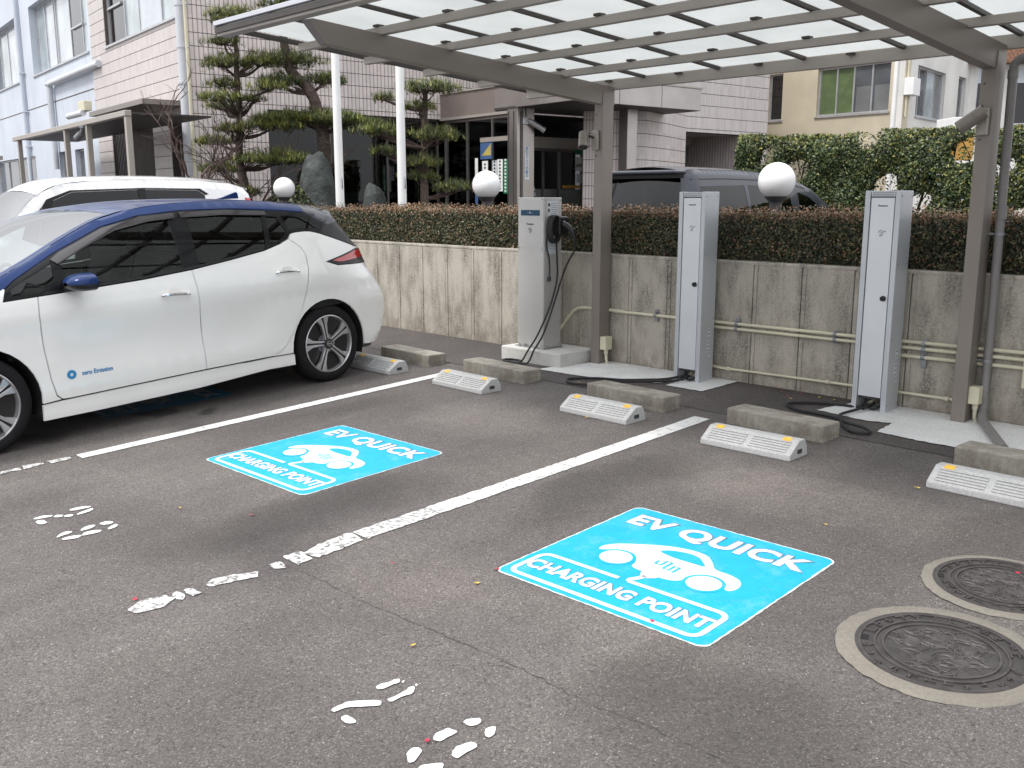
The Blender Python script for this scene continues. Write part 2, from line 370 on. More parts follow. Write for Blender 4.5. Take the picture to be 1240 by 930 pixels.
def frame(origin, xdir, ydir):
    x = Vector(xdir).normalized(); y = Vector(ydir).normalized(); z = x.cross(y)
    m = Matrix((x, y, z)).transposed().to_4x4(); m.translation = Vector(origin); return m

# ---------------------------------------------------------------- ground
g = MB()
ys = [-400, -25, -12, -6, -3, 0, 2, 4, 5.47]
for i in range(len(ys)-1):
    a, b = ys[i], ys[i+1]; g.add([(-400, a, gz(a)), (400, a, gz(a)), (400, b, gz(b)), (-400, b, gz(b))], [(0, 1, 2, 3)])
struct('ground', g, 'asphalt')
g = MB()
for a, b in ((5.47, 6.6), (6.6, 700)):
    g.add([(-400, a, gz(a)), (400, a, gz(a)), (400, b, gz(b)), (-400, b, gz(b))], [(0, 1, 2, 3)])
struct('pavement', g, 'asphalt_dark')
# the tar joint between the two asphalt sheets and the long crack
def ribbon(mb, pts, w, dz, jit=0):
    P = []
    for i, p in enumerate(pts):
        q = pts[min(i+1, len(pts)-1)]; o_ = pts[max(i-1, 0)]; d = Vector((q[0]-o_[0], q[1]-o_[1])).normalized()
        ww = w*(1+random.uniform(-jit, jit)); n_ = Vector((-d.y, d.x))*ww/2
        for s_ in (1, -1): x, y = p[0]+n_.x*s_, p[1]+n_.y*s_; P.append((x, y, gz(y)+dz))
    return mb.add(P, [(2*i, 2*i+1, 2*i+3, 2*i+2) for i in range(len(pts)-1)])
def densify(pts, step, jit):
    out = []
    for a, b in zip(pts[:-1], pts[1:]):
        n_ = max(1, int(math.dist(a, b)/step))
        for k in range(n_):
            t = k/n_; out.append((a[0]+(b[0]-a[0])*t+random.uniform(-jit, jit), a[1]+(b[1]-a[1])*t+random.uniform(-jit, jit)))
    return out+[pts[-1]]
simple('crack_dark', (.055, .050, .048), .9)
m = MB()
ribbon(m, densify([(-3.5, 2.035), (-3.26, 2.053), (-3.01, 2.043), (-2.72, 2.067), (-2.456, 2.089), (-2.2, 2.11), (-2.0, 2.111), (-1.8, 2.1), (-1.65, 2.13), (-1.36, 2.14), (-1.1, 2.18)], .02, .007), .0026, .002, .9)
struct('asphalt_crack', m, 'crack_dark')
m = MB(); ribbon(m, densify([(-14, 5.47), (-1.0, 5.47), (2, 5.47)], .08, .006), .014, .003, .5)
struct('asphalt_joint', m, 'crack_dark')

# painted bay lines (thick worn paint)
def flat_polys(polys, dz, th=.002, rag=0.0):
    m = MB()
    for poly in polys:
        n = len(poly); P = [(x, y, gz(y)+dz) for x, y in poly]
        a = sum(poly[i][0]*poly[(i+1) % n][1]-poly[(i+1) % n][0]*poly[i][1] for i in range(n))
        if a < 0: P = P[::-1]
        m.add(P, [tuple(range(n))])
    return m
def ragged_strip(x0, x1, y0, y1, drift=0.0, jit=.004):
    k = int((y1-y0)/.03); L = []; Rr = []
    for i in range(k+1):
        y = y0+(y1-y0)*i/k; dx = drift*(y-y0)
        L.append((x0+dx+random.uniform(-jit, jit), y)); Rr.append((x1+dx+random.uniform(-jit, jit), y))
    return [[L[i], Rr[i], Rr[i+1], L[i+1]] for i in range(k)]
L1 = [[(-3.592, 1.366), (-3.635, 1.443), (-3.611, 1.527), (-3.553, 1.544), (-3.51, 1.481), (-3.525, 1.379)], [(-3.604, 1.55), (-3.611, 1.58), (-3.562, 1.589), (-3.516, 1.553), (-3.534, 1.535)], [(-3.602, 1.594), (-3.597, 1.637), (-3.522, 1.641), (-3.511, 1.604)], [(-3.587, 1.69), (-3.616, 1.748), (-3.571, 1.858), (-3.54, 1.916), (-3.493, 1.883), (-3.525, 1.775), (-3.547, 1.694)], [(-3.568, 1.98), (-3.579, 2.019), (-3.533, 2.037), (-3.489, 2.01), (-3.511, 1.972)], [(-3.614, 2.075), (-3.597, 2.16), (-3.486, 2.148), (-3.476, 2.064)], [(-3.574, 2.155), (-3.613, 2.258), (-3.630, 2.41), (-3.62, 2.446), (-3.498, 2.43), (-3.486, 2.307), (-3.48, 2.172)]]
def subdiv(poly, j=.006):
    out = []
    for i, p in enumerate(poly):
        q = poly[(i+1) % len(poly)]; n_ = max(1, int(math.dist(p, q)/.02))
        for k in range(n_): t = k/n_; out.append((p[0]+(q[0]-p[0])*t+random.uniform(-j, j), p[1]+(q[1]-p[1])*t+random.uniform(-j, j)))
    return out
m = flat_polys([subdiv(p) for p in L1]+ragged_strip(-3.622, -3.50, 2.455, 2.9, -.01, .007), .004); struct('parking_line', m, 'line_paint_worn')
m = flat_polys(ragged_strip(-3.628, -3.506, 2.904, 3.9, -.012, .005), .004); struct('parking_line', m, 'line_paint_mid')
m = flat_polys(ragged_strip(-3.640, -3.518, 3.904, 5.29, -.022, .003), .004); struct('parking_line', m, 'line_paint')
L2 = [[(-6.022, 1.877), (-6.017, 2.007), (-5.955, 1.997), (-5.952, 1.882)], [(-6.031, 1.734), (-6.021, 1.845), (-5.973, 1.841), (-5.943, 1.721)], [(-6.007, 1.607), (-6.008, 1.664), (-6.013, 1.714), (-5.94, 1.71), (-5.969, 1.662), (-5.944, 1.588)]]
m = flat_polys([subdiv(p, .004) for p in L2]+ragged_strip(-6.012, -5.935, .9, 1.58, 0, .008), .004); struct('parking_line', m, 'line_paint_worn')
m = flat_polys(ragged_strip(-6.025, -5.915, 2.05, 5.1, -.045, .0025), .004); struct('parking_line', m, 'line_paint')
m = flat_polys(ragged_strip(-8.62, -8.50, 1.6, 5.1, 0, .003)+ragged_strip(-11.1, -10.98, 1.6, 5.1, 0, .003), .004); struct('parking_line', m, 'line_paint')

N1 = [[(-2.394, 1.692), (-2.399, 1.709), (-2.386, 1.747), (-2.388, 1.773), (-2.373, 1.779), (-2.358, 1.763), (-2.367, 1.739), (-2.364, 1.708), (-2.375, 1.692)], [(-2.356, 1.772), (-2.363, 1.784), (-2.355, 1.785), (-2.345, 1.774)], [(-2.387, 1.513), (-2.389, 1.549), (-2.388, 1.581), (-2.361, 1.61), (-2.314, 1.658), (-2.3, 1.65), (-2.293, 1.632), (-2.323, 1.603), (-2.358, 1.561), (-2.365, 1.533), (-2.368, 1.51)], [(-2.323, 1.503), (-2.328, 1.534), (-2.304, 1.533), (-2.279, 1.534), (-2.267, 1.522), (-2.28, 1.504)], [(-2.306, 1.676), (-2.303, 1.712), (-2.304, 1.744), (-2.312, 1.776), (-2.3, 1.788), (-2.272, 1.755), (-2.284, 1.725), (-2.281, 1.678), (-2.293, 1.671)], [(-2.307, 1.788), (-2.315, 1.802), (-2.306, 1.801), (-2.297, 1.791)], [(-2.03, 1.636), (-2.042, 1.656), (-2.041, 1.682), (-2.042, 1.704), (-2.022, 1.707), (-2.004, 1.715), (-1.999, 1.707), (-2.001, 1.683), (-2.0, 1.645), (-2.014, 1.633)], [(-2.031, 1.756), (-2.031, 1.779), (-2.008, 1.808), (-1.992, 1.804), (-1.984, 1.787), (-1.991, 1.761), (-2.012, 1.755)], [(-1.94, 1.76), (-1.952, 1.786), (-1.945, 1.809), (-1.929, 1.802), (-1.905, 1.774), (-1.914, 1.751)], [(-1.929, 1.625), (-1.948, 1.654), (-1.942, 1.68), (-1.93, 1.71), (-1.911, 1.708), (-1.9, 1.694), (-1.902, 1.651), (-1.9, 1.616)], [(-2.02, 1.527), (-2.039, 1.561), (-2.028, 1.578), (-2.003, 1.578), (-1.997, 1.56), (-1.978, 1.532), (-1.983, 1.51)], [(-1.952, 1.518), (-1.948, 1.54), (-1.916, 1.58), (-1.903, 1.573), (-1.881, 1.541), (-1.923, 1.495)]]
N2 = [[(-5.001, 1.641), (-5.0, 1.7), (-4.971, 1.739), (-4.951, 1.74), (-4.954, 1.689), (-4.962, 1.644)], [(-4.895, 1.641), (-4.912, 1.668), (-4.928, 1.717), (-4.923, 1.738), (-4.893, 1.723), (-4.878, 1.677), (-4.879, 1.641)], [(-5.0, 1.464), (-5.01, 1.513), (-4.971, 1.552), (-4.952, 1.544), (-4.967, 1.504), (-4.971, 1.464)], [(-4.943, 1.546), (-4.967, 1.566), (-4.932, 1.591), (-4.91, 1.58), (-4.925, 1.552)], [(-4.916, 1.585), (-4.926, 1.609), (-4.9, 1.632), (-4.88, 1.617), (-4.891, 1.586)], [(-4.928, 1.453), (-4.95, 1.473), (-4.939, 1.494), (-4.885, 1.497), (-4.869, 1.481), (-4.883, 1.455)], [(-4.636, 1.453), (-4.677, 1.491), (-4.678, 1.521), (-4.654, 1.535), (-4.636, 1.519), (-4.636, 1.481), (-4.621, 1.454)], [(-4.643, 1.568), (-4.672, 1.6), (-4.678, 1.633), (-4.664, 1.65), (-4.641, 1.638), (-4.626, 1.593), (-4.629, 1.566)], [(-4.666, 1.668), (-4.678, 1.696), (-4.657, 1.725), (-4.629, 1.727), (-4.617, 1.704), (-4.637, 1.67)], [(-4.56, 1.666), (-4.587, 1.692), (-4.6, 1.723), (-4.581, 1.73), (-4.551, 1.709), (-4.545, 1.67)], [(-4.593, 1.461), (-4.598, 1.493), (-4.592, 1.52), (-4.578, 1.548), (-4.547, 1.534), (-4.55, 1.5), (-4.574, 1.46)], [(-4.574, 1.547), (-4.6, 1.579), (-4.59, 1.62), (-4.568, 1.646), (-4.543, 1.63), (-4.551, 1.585), (-4.556, 1.547)]]
def smooth_poly(p):          # one round of corner cutting
    out = []
    for i, a in enumerate(p):
        b = p[(i+1) % len(p)]; out += [(a[0]*.75+b[0]*.25, a[1]*.75+b[1]*.25), (a[0]*.25+b[0]*.75, a[1]*.25+b[1]*.75)]
    return out
for NN, lb in ((N1, 'broken white painted bay number nearest the bottom edge of the photo'), (N2, 'broken white painted bay number at the left, in front of the white and blue car')):
    cx, cy = NN[0][0]; t = thing('bay_number', lb, 'road marking', (cx, cy, gz(cy)), 0, 'worn bay numbers on the asphalt')
    for p in NN:
        m = flat_polys([subdiv(smooth_poly(p), .0022)], .004); m.v = [(x-cx, y-cy, z-gz(cy)) for x, y, z in m.v]; obj('paint_stroke', m, 'number_paint', t)

# ---------------------------------------------------------------- EV charging markings
def rrect(x0, x1, y0, y1, r, n=6):
    P = []
    for cx, cy, a0 in ((x1-r, y1-r, 0), (x0+r, y1-r, 90), (x0+r, y0+r, 180), (x1-r, y0+r, 270)):
        P += [(cx+r*math.cos(R(a0+90*k/n)), cy+r*math.sin(R(a0+90*k/n))) for k in range(n+1)]
    return P
def ell(cx, cy, rx, ry, n=28, a0=0, a1=360): return [(cx+rx*math.cos(R(a0+(a1-a0)*k/n)), cy+ry*math.sin(R(a0+(a1-a0)*k/n))) for k in range(n + (0 if a1-a0 == 360 else 1))]
def catmull(pts, k=5, closed=True):
    out = []; n = len(pts)
    rngi = range(n) if closed else range(n-1)
    for i in rngi:
        p = [pts[(i+j) % n] if closed else pts[max(0, min(n-1, i+j))] for j in (-1, 0, 1, 2)]
        for t in range(k):
            t /= k; out.append(tuple(.5*((2*p[1][d])+(-p[0][d]+p[2][d])*t+(2*p[0][d]-5*p[1][d]+4*p[2][d]-p[3][d])*t*t+(-p[0][d]+3*p[1][d]-3*p[2][d]+p[3][d])*t**3) for d in range(len(pts[0]))))
    if not closed: out.append(pts[-1])
    return out
def stroke(pts, w):
    P = []; Q = []
    for i, p in enumerate(pts):
        a = Vector(pts[max(i-1, 0)]); b = Vector(pts[min(i+1, len(pts)-1)]); d = (b-a).normalized(); n_ = Vector((-d.y, d.x))*w/2
        P.append((p[0]+n_.x, p[1]+n_.y)); Q.append((p[0]-n_.x, p[1]-n_.y))
    return P+Q[::-1]
def marking(cx, cy, rz, label, BL='marking_blue', WH='marking_white'):
    t = thing('charging_marking', label, 'road marking', (cx, cy, gz(cy)), rz, 'EV quick charging point floor markings', rx=0)
    t.rotation_euler = (math.atan(GY), 0, rz)
    def flat(polys, z, nm, mt):
        m = MB()
        for p in polys:
            a = sum(p[i][0]*p[(i+1) % len(p)][1]-p[(i+1) % len(p)][0]*p[i][1] for i in range(len(p)))
            if a < 0: p = p[::-1]
            m.add([(x, y, z) for x, y in p], [tuple(range(len(p)))])
        o = obj(nm, m, mt, t)
        bm = bmesh.new(); bm.from_mesh(o.data); bmesh.ops.triangulate(bm, faces=bm.faces); bm.to_mesh(o.data); bm.free(); return o
    flat([subdiv(rrect(-.525, .525, -.512, .512, .045), .0022)], .0025, 'white_edge', WH)
    flat([subdiv(rrect(-.518, .518, -.505, .505, .045), .0022)], .0032, 'blue_panel', BL)
    # car pictogram
    body = catmull([(-.325, -.045), (-.335, .0), (-.30, .055), (-.22, .115), (-.11, .178), (0, .205), (.08, .195), (.135, .150), (.185, .095), (.26, .085), (.32, .062), (.350, .015), (.350, -.03), (.33, -.055), (.298, -.03), (.265, .008), (.205, .012), (.155, -.03), (.135, -.09), (.10, -.118), (.03, -.125), (-.045, -.118), (-.10, -.105), (-.115, -.06), (-.15, -.012), (-.21, .01), (-.27, -.01)], 4)
    flat([body], .0038, 'car_symbol', WH)
    flat([ell(-.213, -.070, .090, .086)], .0042, 'wheel_gap', BL)
    flat([ell(.224, -.055, .090, .086)], .0042, 'wheel_gap', BL)
    flat([ell(-.213, -.070, .074, .070)], .0046, 'wheel_symbol', WH)
    flat([ell(.224, -.055, .074, .070)], .0046, 'wheel_symbol', WH)
    flat([catmull([(-.10, .105), (-.075, .143), (0, .165), (.06, .158), (.105, .125), (.135, .088), (.07, .085), (-.02, .085)], 4),
          stroke([(-.045, .02), (-.045, -.015), (-.015, -.015), (-.015, .035), (.012, .035), (.012, -.04), (.04, -.04), (.04, .01), (.066, .01), (.066, -.05)], .014)], .0043, 'window_symbol', BL)
    flat([[(-.035, -.10), (.055, -.10), (.048, -.14), (.02, -.165), (-.01, -.165), (-.03, -.14)], stroke([(.005, -.15), (-.01, -.19), (-.025, -.215), (-.02, -.235)], .028)], .0044, 'plug_symbol', WH)
    def arc(cx, cy, a0, a1, r_=.045): return [(cx+r_*math.cos(R(a0+(a1-a0)*k/6)), cy+r_*math.sin(R(a0+(a1-a0)*k/6))) for k in range(7)]
    ln = [(-.07, -.236)]+arc(-.43, -.281, 90, 180)+arc(-.43, -.423, 180, 270)+arc(.41, -.423, -90, 0)+arc(.41, -.281, 0, 90)+[(-.02, -.236)]
    st = stroke(ln, .024); h_ = len(ln); m = MB(); P = [(x, y, .0048) for x, y in st]
    m.add(P, [(i+1, i, 2*h_-1-i, 2*h_-2-i) for i in range(h_-1)]); fs = obj('frame_symbol', m, WH, t)
    if fs.data.polygons[0].normal.z < 0:
        bm = bmesh.new(); bm.from_mesh(fs.data); bmesh.ops.reverse_faces(bm, faces=bm.faces); bm.to_mesh(fs.data); bm.free()
    text('lettering', 'EV QUICK', .172, WH, t, frame((0.005, .355, .0050), (1, 0, 0), (0, 1, 0)), .0105, 0, 1.09, space=1.07)
    text('lettering', 'CHARGING POINT', .118, WH, t, frame((-.012, -.352, .0050), (1, 0, 0), (0, 1, 0)), .0070, 0, .865, space=1.06)
    return t
marking(-2.298, 3.140, .034, 'bright blue EV QUICK CHARGING POINT square nearest the manhole covers')
marking(-4.808, 3.076, .034, 'bright blue EV QUICK CHARGING POINT square in the bay beside the white and blue car')
marking(-7.33, 3.05, .0, 'blue charging point square in shade underneath the white and blue car', 'marking_blue_shaded', 'marking_white_shaded')

# ---------------------------------------------------------------- wheel stops, old kerb blocks
def wheel_stop(first=True):
    t = thing('wheel_stop', '', 'wheel stop', group='concrete wheel stops at the end of the bays')
    w, d, h = .60, .215, .105
    prof = [(0, 0), (0, .035), (.105, h), (.175, h), (d-.015, .06), (d, 0)]
    m = MB(); n = len(prof)
    P = [(x, y, z) for x in (-w/2, w/2) for y, z in prof]
    m.add(P, [tuple(range(n)), tuple(range(2*n-1, n-1, -1))]+[(k, n+k, n+(k+1) % n, (k+1) % n) for k in range(n)])
    fix(obj('stop_body', m, 'stop_concrete', t, .006))
    # ribs on the sloping face, in two fields
    a = Vector((0, 0, .035)); b = Vector((0, .105, h)); b = Vector((0, .105, h)); a = Vector((0, 0, .035)); dv = b-a; nn = Vector((0, -dv.z, dv.y)).normalized()
    for s_ in (-1, 1):
        m = MB()
        for k in range(5):
            p = a+dv*(.16+.155*k)+nn*.0035; x0, x1 = (s_*.018, s_*.262)
            m.beam((min(x0, x1), p.y, p.z), (max(x0, x1), p.y, p.z), .009, .007, up=nn)
        obj('grip_rib', m, 'stop_concrete', t, kind=None)
    for s_ in (-.225, .225):
        m = MB(); p = a+dv*.93+nn*.002
        m.add([(s_-.026, p.y-.012, p.z-.002), (s_+.026, p.y-.012, p.z-.002), (s_+.026, .122, h+.006), (s_-.026, .122, h+.006), (s_-.026, p.y-.012, p.z-.016), (s_+.026, p.y-.012, p.z-.016), (s_+.026, .122, h-.01), (s_-.026, .122, h-.01)],
              [(0,1,2,3),(4,7,6,5),(0,4,5,1),(1,5,6,2),(2,6,7,3),(3,7,4,0)])
        r_ = fix(obj('reflector', m, 'reflector_yellow', t, .002))
        m = MB(); m.box(s_-.020, s_+.020, p.y-.0155, p.y-.0115, p.z-.014, p.z-.004); obj('reflector_face', m, 'amber', r_)
    for s_ in (-1, 1):
        m = MB(); m.box(s_*w/2-.003, s_*w/2+.003, .085, .135, .03, .055); obj('end_slot', m, 'dark_grey', t)
    return t
ws = wheel_stop(); locs = [(-6.74, 4.79, 'wheel stop just behind the rear wheel of the white and blue car'), (-5.585, 4.80, 'first wheel stop right of the white and blue car, below the charging stand'),
        (-4.18, 4.81, 'wheel stop directly left of where the line between the two blue markings ends'), (-2.965, 4.78, 'wheel stop right of the wall end of the line between the two blue markings'),
        (-1.62, 4.85, 'rightmost wheel stop, cut off by the right edge of the photo'), (-8.05, 4.79, 'wheel stop hidden behind the white and blue car'),]
for i, (x, y, lb) in enumerate(locs):
    rz = [0, -.01, 0, .03, -.01, 0][i]
    if i == 0: ws.location = (x, y, gz(y)); ws['label'] = lb
    else: copy_thing(ws, (x, y, gz(y)), rz, lb)
blk_lab = ['weathered concrete block behind the wheel stop next to the car', 'weathered concrete block in front of the tall charging stand', 'weathered concrete block in front of the middle silver cabinet', 'weathered concrete block in front of the right silver cabinet', 'weathered concrete block at the right edge beside the grey drain pipe']
for i, (x0, x1, y0, rz) in enumerate([(-7.17, -6.44, 5.23, -.03), (-6.07, -5.30, 5.28, -.05), (-4.63, -3.90, 5.25, -.04), (-3.42, -2.715, 5.27, -.05), (-1.975, -1.2, 5.33, -.03)]):
    m = MB(); w2 = (x1-x0)/2; m.box(-w2, w2, 0, .20, 0, .115)
    o = obj('kerb_block', m, 'old_concrete', None, .010, seg=3); o.location = ((x0+x1)/2, y0, gz(y0)-.01); o.rotation_euler[2] = rz
    tag(o, blk_lab[i], 'kerb block', 'old concrete blocks behind the wheel stops')

# ---------------------------------------------------------------- concrete pads (white washed)
def pad(name, poly, mat, h=.006):
    m = MB(); pl = subdiv(poly, .006); n = len(pl)
    m.add([(x, y, gz(y)+h) for x, y in pl], [tuple(range(n))]); o = struct(name, m, mat)
    bm = bmesh.new(); bm.from_mesh(o.data); bmesh.ops.triangulate(bm, faces=bm.faces); bmesh.ops.recalc_face_normals(bm, faces=bm.faces)
    if sum(f.normal.z for f in bm.faces) < 0: bmesh.ops.reverse_faces(bm, faces=bm.faces)
    bm.to_mesh(o.data); bm.free()
    return o
pad('concrete_pad', [(-5.62, 5.75), (-5.30, 5.76), (-4.95, 5.80), (-4.50, 5.95), (-4.43, 6.10), (-4.40, 6.12), (-4.40, 5.93), (-4.06, 5.93), (-4.04, 6.40), (-5.42, 6.40), (-5.50, 6.10)], 'pad_concrete')
pad('concrete_pad', [(-3.14, 5.96), (-2.76, 5.90), (-2.60, 5.95), (-2.58, 5.69), (-2.30, 5.66), (-2.05, 5.66), (-1.75, 5.70), (-.6, 5.72), (-.6, 6.40), (-3.02, 6.40)], 'pad_concrete')
for nm, pts in (('fallen_leaves', [(-4.572, 2.045), (-2.753, 2.467), (-2.524, 1.954), (-2.03, 4.011), (-6.484, 6.201), (-7.388, 6.30), (-3.428, 6.136), (-3.183, 6.297), (-3.172, 6.38), (-5.0, 5.58), (-6.45, 6.25), (-6.52, 6.15), (-3.3, 6.3), (-3.05, 6.35), (-2.6, 6.33), (-4.8, 6.3), (-1.95, 4.8), (-4.2, 4.78)]),
                ('fallen_petals', [(-4.194, 2.245), (-3.657, 1.422), (-3.175, 2.357), (-2.018, 2.682), (-1.194, 4.022), (-2.795, 2.62), (-2.028, 1.614), (-3.5, 6.2), (-3.6, 6.3), (-3.45, 6.31)])):
    m = MB()
    for x, y in pts:
        for q in range(1 if nm == 'fallen_petals' else random.choice((1, 1, 2))):
            a = random.uniform(0, 6.28); s_ = random.uniform(.007, .014); x += random.uniform(-.02, .02)*q; z = gz(y)+.006
            P = [(x+s_*math.cos(a+b)*c_, y+s_*math.sin(a+b)*c_, z+random.uniform(0, .006)) for b, c_ in ((0, 1.2), (1.2, .7), (2.6, .8), (3.5, 1.1), (5, .7))]
            m.add(P, [(0, 1, 2, 3, 4)])
    o = obj(nm, m, 'leaf_yellow' if nm == 'fallen_leaves' else 'leaf_red', kind='stuff')
    tag(o, 'small yellow leaves scattered on the asphalt' if nm == 'fallen_leaves' else 'tiny red petals scattered on the asphalt', 'leaves')

m = MB()
for _ in range(420):
    x = random.uniform(-9, -1.2); y = 6.39-abs(random.gauss(0, .07)) if random.random() < .7 else random.uniform(5.2, 5.6)+random.gauss(0, .05); a = random.uniform(0, 6.28); q = random.uniform(.003, .009); z = gz(y)+.009
    m.add([(x+q*math.cos(a), y+q*math.sin(a), z), (x-q*.4*math.sin(a), y+q*.4*math.cos(a), z+.002), (x-q*math.cos(a), y-q*math.sin(a), z), (x+q*.4*math.sin(a), y-q*.4*math.cos(a), z+.001)], [(0, 1, 2, 3)])
tag(obj('leaf_litter', m, 'litter', kind='stuff'), 'fine brown leaf litter gathered along the foot of the wall', 'litter')

# ---------------------------------------------------------------- manhole covers
def manhole(x, y, r, label, rough_relief):
    t = thing('manhole_cover', label, 'manhole cover', (x, y, gz(y)), .35, 'round iron manhole covers in concrete rings'); t.rotation_euler[0] = math.atan(GY)
    ro = r+(.075 if rough_relief else .052)
    m = MB(); P = []; n = 72
    for k in range(n):
        a = 2*PI*k/n; j = 1+random.uniform(-.018, .012)
        P += [(ro*j*math.cos(a), ro*j*math.sin(a), .003), ((ro-.015)*math.cos(a), (ro-.015)*math.sin(a), .010), ((r+.008)*math.cos(a), (r+.008)*math.sin(a), .010), ((r+.008)*math.cos(a), (r+.008)*math.sin(a), -.02)]
    m.add(P, [(4*k+j, 4*((k+1) % n)+j, 4*((k+1) % n)+j+1, 4*k+j+1) for k in range(n) for j in range(3)]); fix(obj('concrete_ring', m, 'ring_concrete', t, smooth=True))
    m = MB(); m.lathe([(r+.008, -.005), (r+.008, .011), (r-.004, .011), (r-.006, .006), (0.0001, .006)], n=64); fix(obj('cover_plate', m, 'cast_iron', t, smooth=True))
    m = MB()
    for rr in (.985*r, .80*r, .70*r):
        m.lathe([(rr, .006), (rr, .011), (rr-.008, .011), (rr-.008, .006)], n=64)
    fix(obj('raised_ring', m, 'cast_iron_raised', t, smooth=True))
    m = MB()
    for k in range(26):           # raised characters round the rim
        a = 2*PI*k/26
        if k % 13 in (0,): continue
        for q in range(4):
            b = a+random.uniform(-.045, .045); rr = r*.885+random.uniform(-.02, .02); c_, s_ = math.cos(b), math.sin(b)
            l_ = random.uniform(.008, .016); th = b+random.choice((0, PI/2)); m.beam((rr*c_-l_*math.cos(th), rr*s_-l_*math.sin(th), .009), (rr*c_+l_*math.cos(th), rr*s_+l_*math.sin(th), .009), .006, .006)
    obj('raised_lettering', m, 'cast_iron_raised', t)
    m = MB()                      # generic leafy relief in the middle
    for k in range(110):
        rr = r*.66*math.sqrt(random.random()); a = random.uniform(0, 6.28); cx, cy = rr*math.cos(a), rr*math.sin(a); th = random.uniform(0, 6.28); l_ = random.uniform(.025, .06)
        pts = [(cx+l_*u*math.cos(th)-l_*.5*u*u*math.sin(th), cy+l_*u*math.sin(th)+l_*.5*u*u*math.cos(th), .0068) for u in np.linspace(-1, 1, 7)]
        pts = [p for p in pts if math.hypot(p[0], p[1]) < r*.68]
        if len(pts) > 2: m.tube(pts, .005, 6, [.0015+.003*math.sin(PI*i/(len(pts)-1)) for i in range(len(pts))])
    for k in range(5):
        rr = r*.35; a = 2*PI*k/5+.4; m.lathe([(.03, .006), (.026, .012), (.01, .013), (.0001, .010)], (rr*math.cos(a), rr*math.sin(a), 0), 14)
    fix(obj('raised_relief', m, 'cast_iron_raised', t, smooth=True))
    m = MB(); m.box(-r*.98, -r*.86, -.02, .02, .0065, .0075); obj('lifting_slot', m, 'under_black', t)
manhole(-1.158, 3.178, .272, 'larger nearer iron manhole cover at the lower right of the bays', True)
manhole(-1.195, 3.868, .250, 'iron manhole cover behind the nearer one, cut by the right photo edge', False)

# ---------------------------------------------------------------- retaining wall
t = thing('retaining_wall', 'stained concrete panel retaining wall below the clipped hedge', 'wall', (-6, 6.41, gz(6.41)))
x = -18.13+6
zt = 1.160-gz(6.41)
pm = None
while x < 2.6+6:
    m = MB(); w = .405
    # panel face with raised narrow edge ribs and a recessed joint
    m.box(x+.006, x+w-.006, 0.0, .08, -.05, zt-.004); 
    o = obj('panel', m, 'wall_concrete', t, .006)
    m = MB(); m.box(x+.006, x+.034, -.007, .0, -.02, zt-.018); obj('edge_rib', m, 'wall_concrete', o)
    x += w
m = MB(); m.box(-12.2, 8.6, .03, .16, -.06, zt-.02); obj('wall_core', m, 'wall_concrete', t)
m = MB(); m.box(-12.2, 8.6, -.004, .17, zt-.012, zt+.014); obj('coping', m, 'wall_concrete', t, .006)
g = MB(); g.box(-40, 30, 6.56, 7.5, .2, 1.05); struct('planting_soil', g, 'interior_dark')

# ---------------------------------------------------------------- foliage generators
def leaf_mesh(name, pts, nrm, size, mats, probs, parent=None, jitter=.8, kind=None, aspect=.55):
    """one pointed quad per leaf"""
    N = len(pts); pts = np.array(pts, dtype=np.float64); nrm = np.array(nrm, dtype=np.float64)
    nrm = nrm + rng.normal(0, jitter, (N, 3)); nrm /= np.linalg.norm(nrm, axis=1, keepdims=True)
    r = rng.normal(0, 1, (N, 3)); u = np.cross(nrm, r); u /= np.linalg.norm(u, axis=1, keepdims=True); v = np.cross(nrm, u)
    sz = size*rng.uniform(.65, 1.35, (N, 1))
    bend = nrm*sz*.18
    V = np.stack([pts-u*sz*.5, pts+v*sz*aspect*.5+bend, pts+u*sz*.55, pts-v*sz*aspect*.5+bend], 1).reshape(-1, 3)
    me = bpy.data.meshes.new(name); me.vertices.add(4*N); me.vertices.foreach_set('co', V.ravel())
    me.loops.add(4*N); me.loops.foreach_set('vertex_index', np.arange(4*N, dtype=np.int32))
    me.polygons.add(N); me.polygons.foreach_set('loop_start', np.arange(0, 4*N, 4, dtype=np.int32)); me.polygons.foreach_set('loop_total', np.full(N, 4, dtype=np.int32))
    for m_ in mats: me.materials.append(M[m_])
    if callable(probs): mi = probs(pts)
    else: mi = rng.choice(len(mats), N, p=probs)
    me.polygons.foreach_set('material_index', mi.astype(np.int32)); me.update(calc_edges=True)
    o = bpy.data.objects.new(name, me); C.objects.link(o)
    if parent: o.parent = parent
    if kind: o['kind'] = kind
    return o
def lump(x, y, s=1.0): return .5*math.sin(x*2.1*s+1.3)+.3*math.sin(x*5.3*s+y)+.2*math.sin(x*11.7*s+2*y)
# low clipped hedge on the wall
t = thing('clipped_hedge', 'low clipped hedge with reddish brown tips along the top of the wall', 'hedge', (-6, 6.8, 1.1))
ox, oy, oz = -6, 6.8, 1.1
P = []; Nn = []
X0, X1 = -17.0, 1.6
for _ in range(125000):
    x = random.uniform(X0, X1) if random.random() < .25 else random.uniform(-9.8, -1.2)
    if random.random() < .62:
        z = random.uniform(1.10, 1.535); y = 6.47+.02*lump(x, z*4)+.03*(z < 1.2)*random.random()+abs(random.gauss(0, .028)); n_ = (0, -1, .25)
        if z > 1.50: y += (z-1.5)*.6
        if z < 1.24 and random.random() < .35: continue
    else:
        y = random.uniform(6.48, 7.3); z = 1.528+.018*lump(x*1.7, y*3)-abs(random.gauss(0, .022))+random.random()**7*.07; n_ = (0, -.1, 1)
    P.append((x-ox, y-oy, z-oz)); Nn.append(n_)
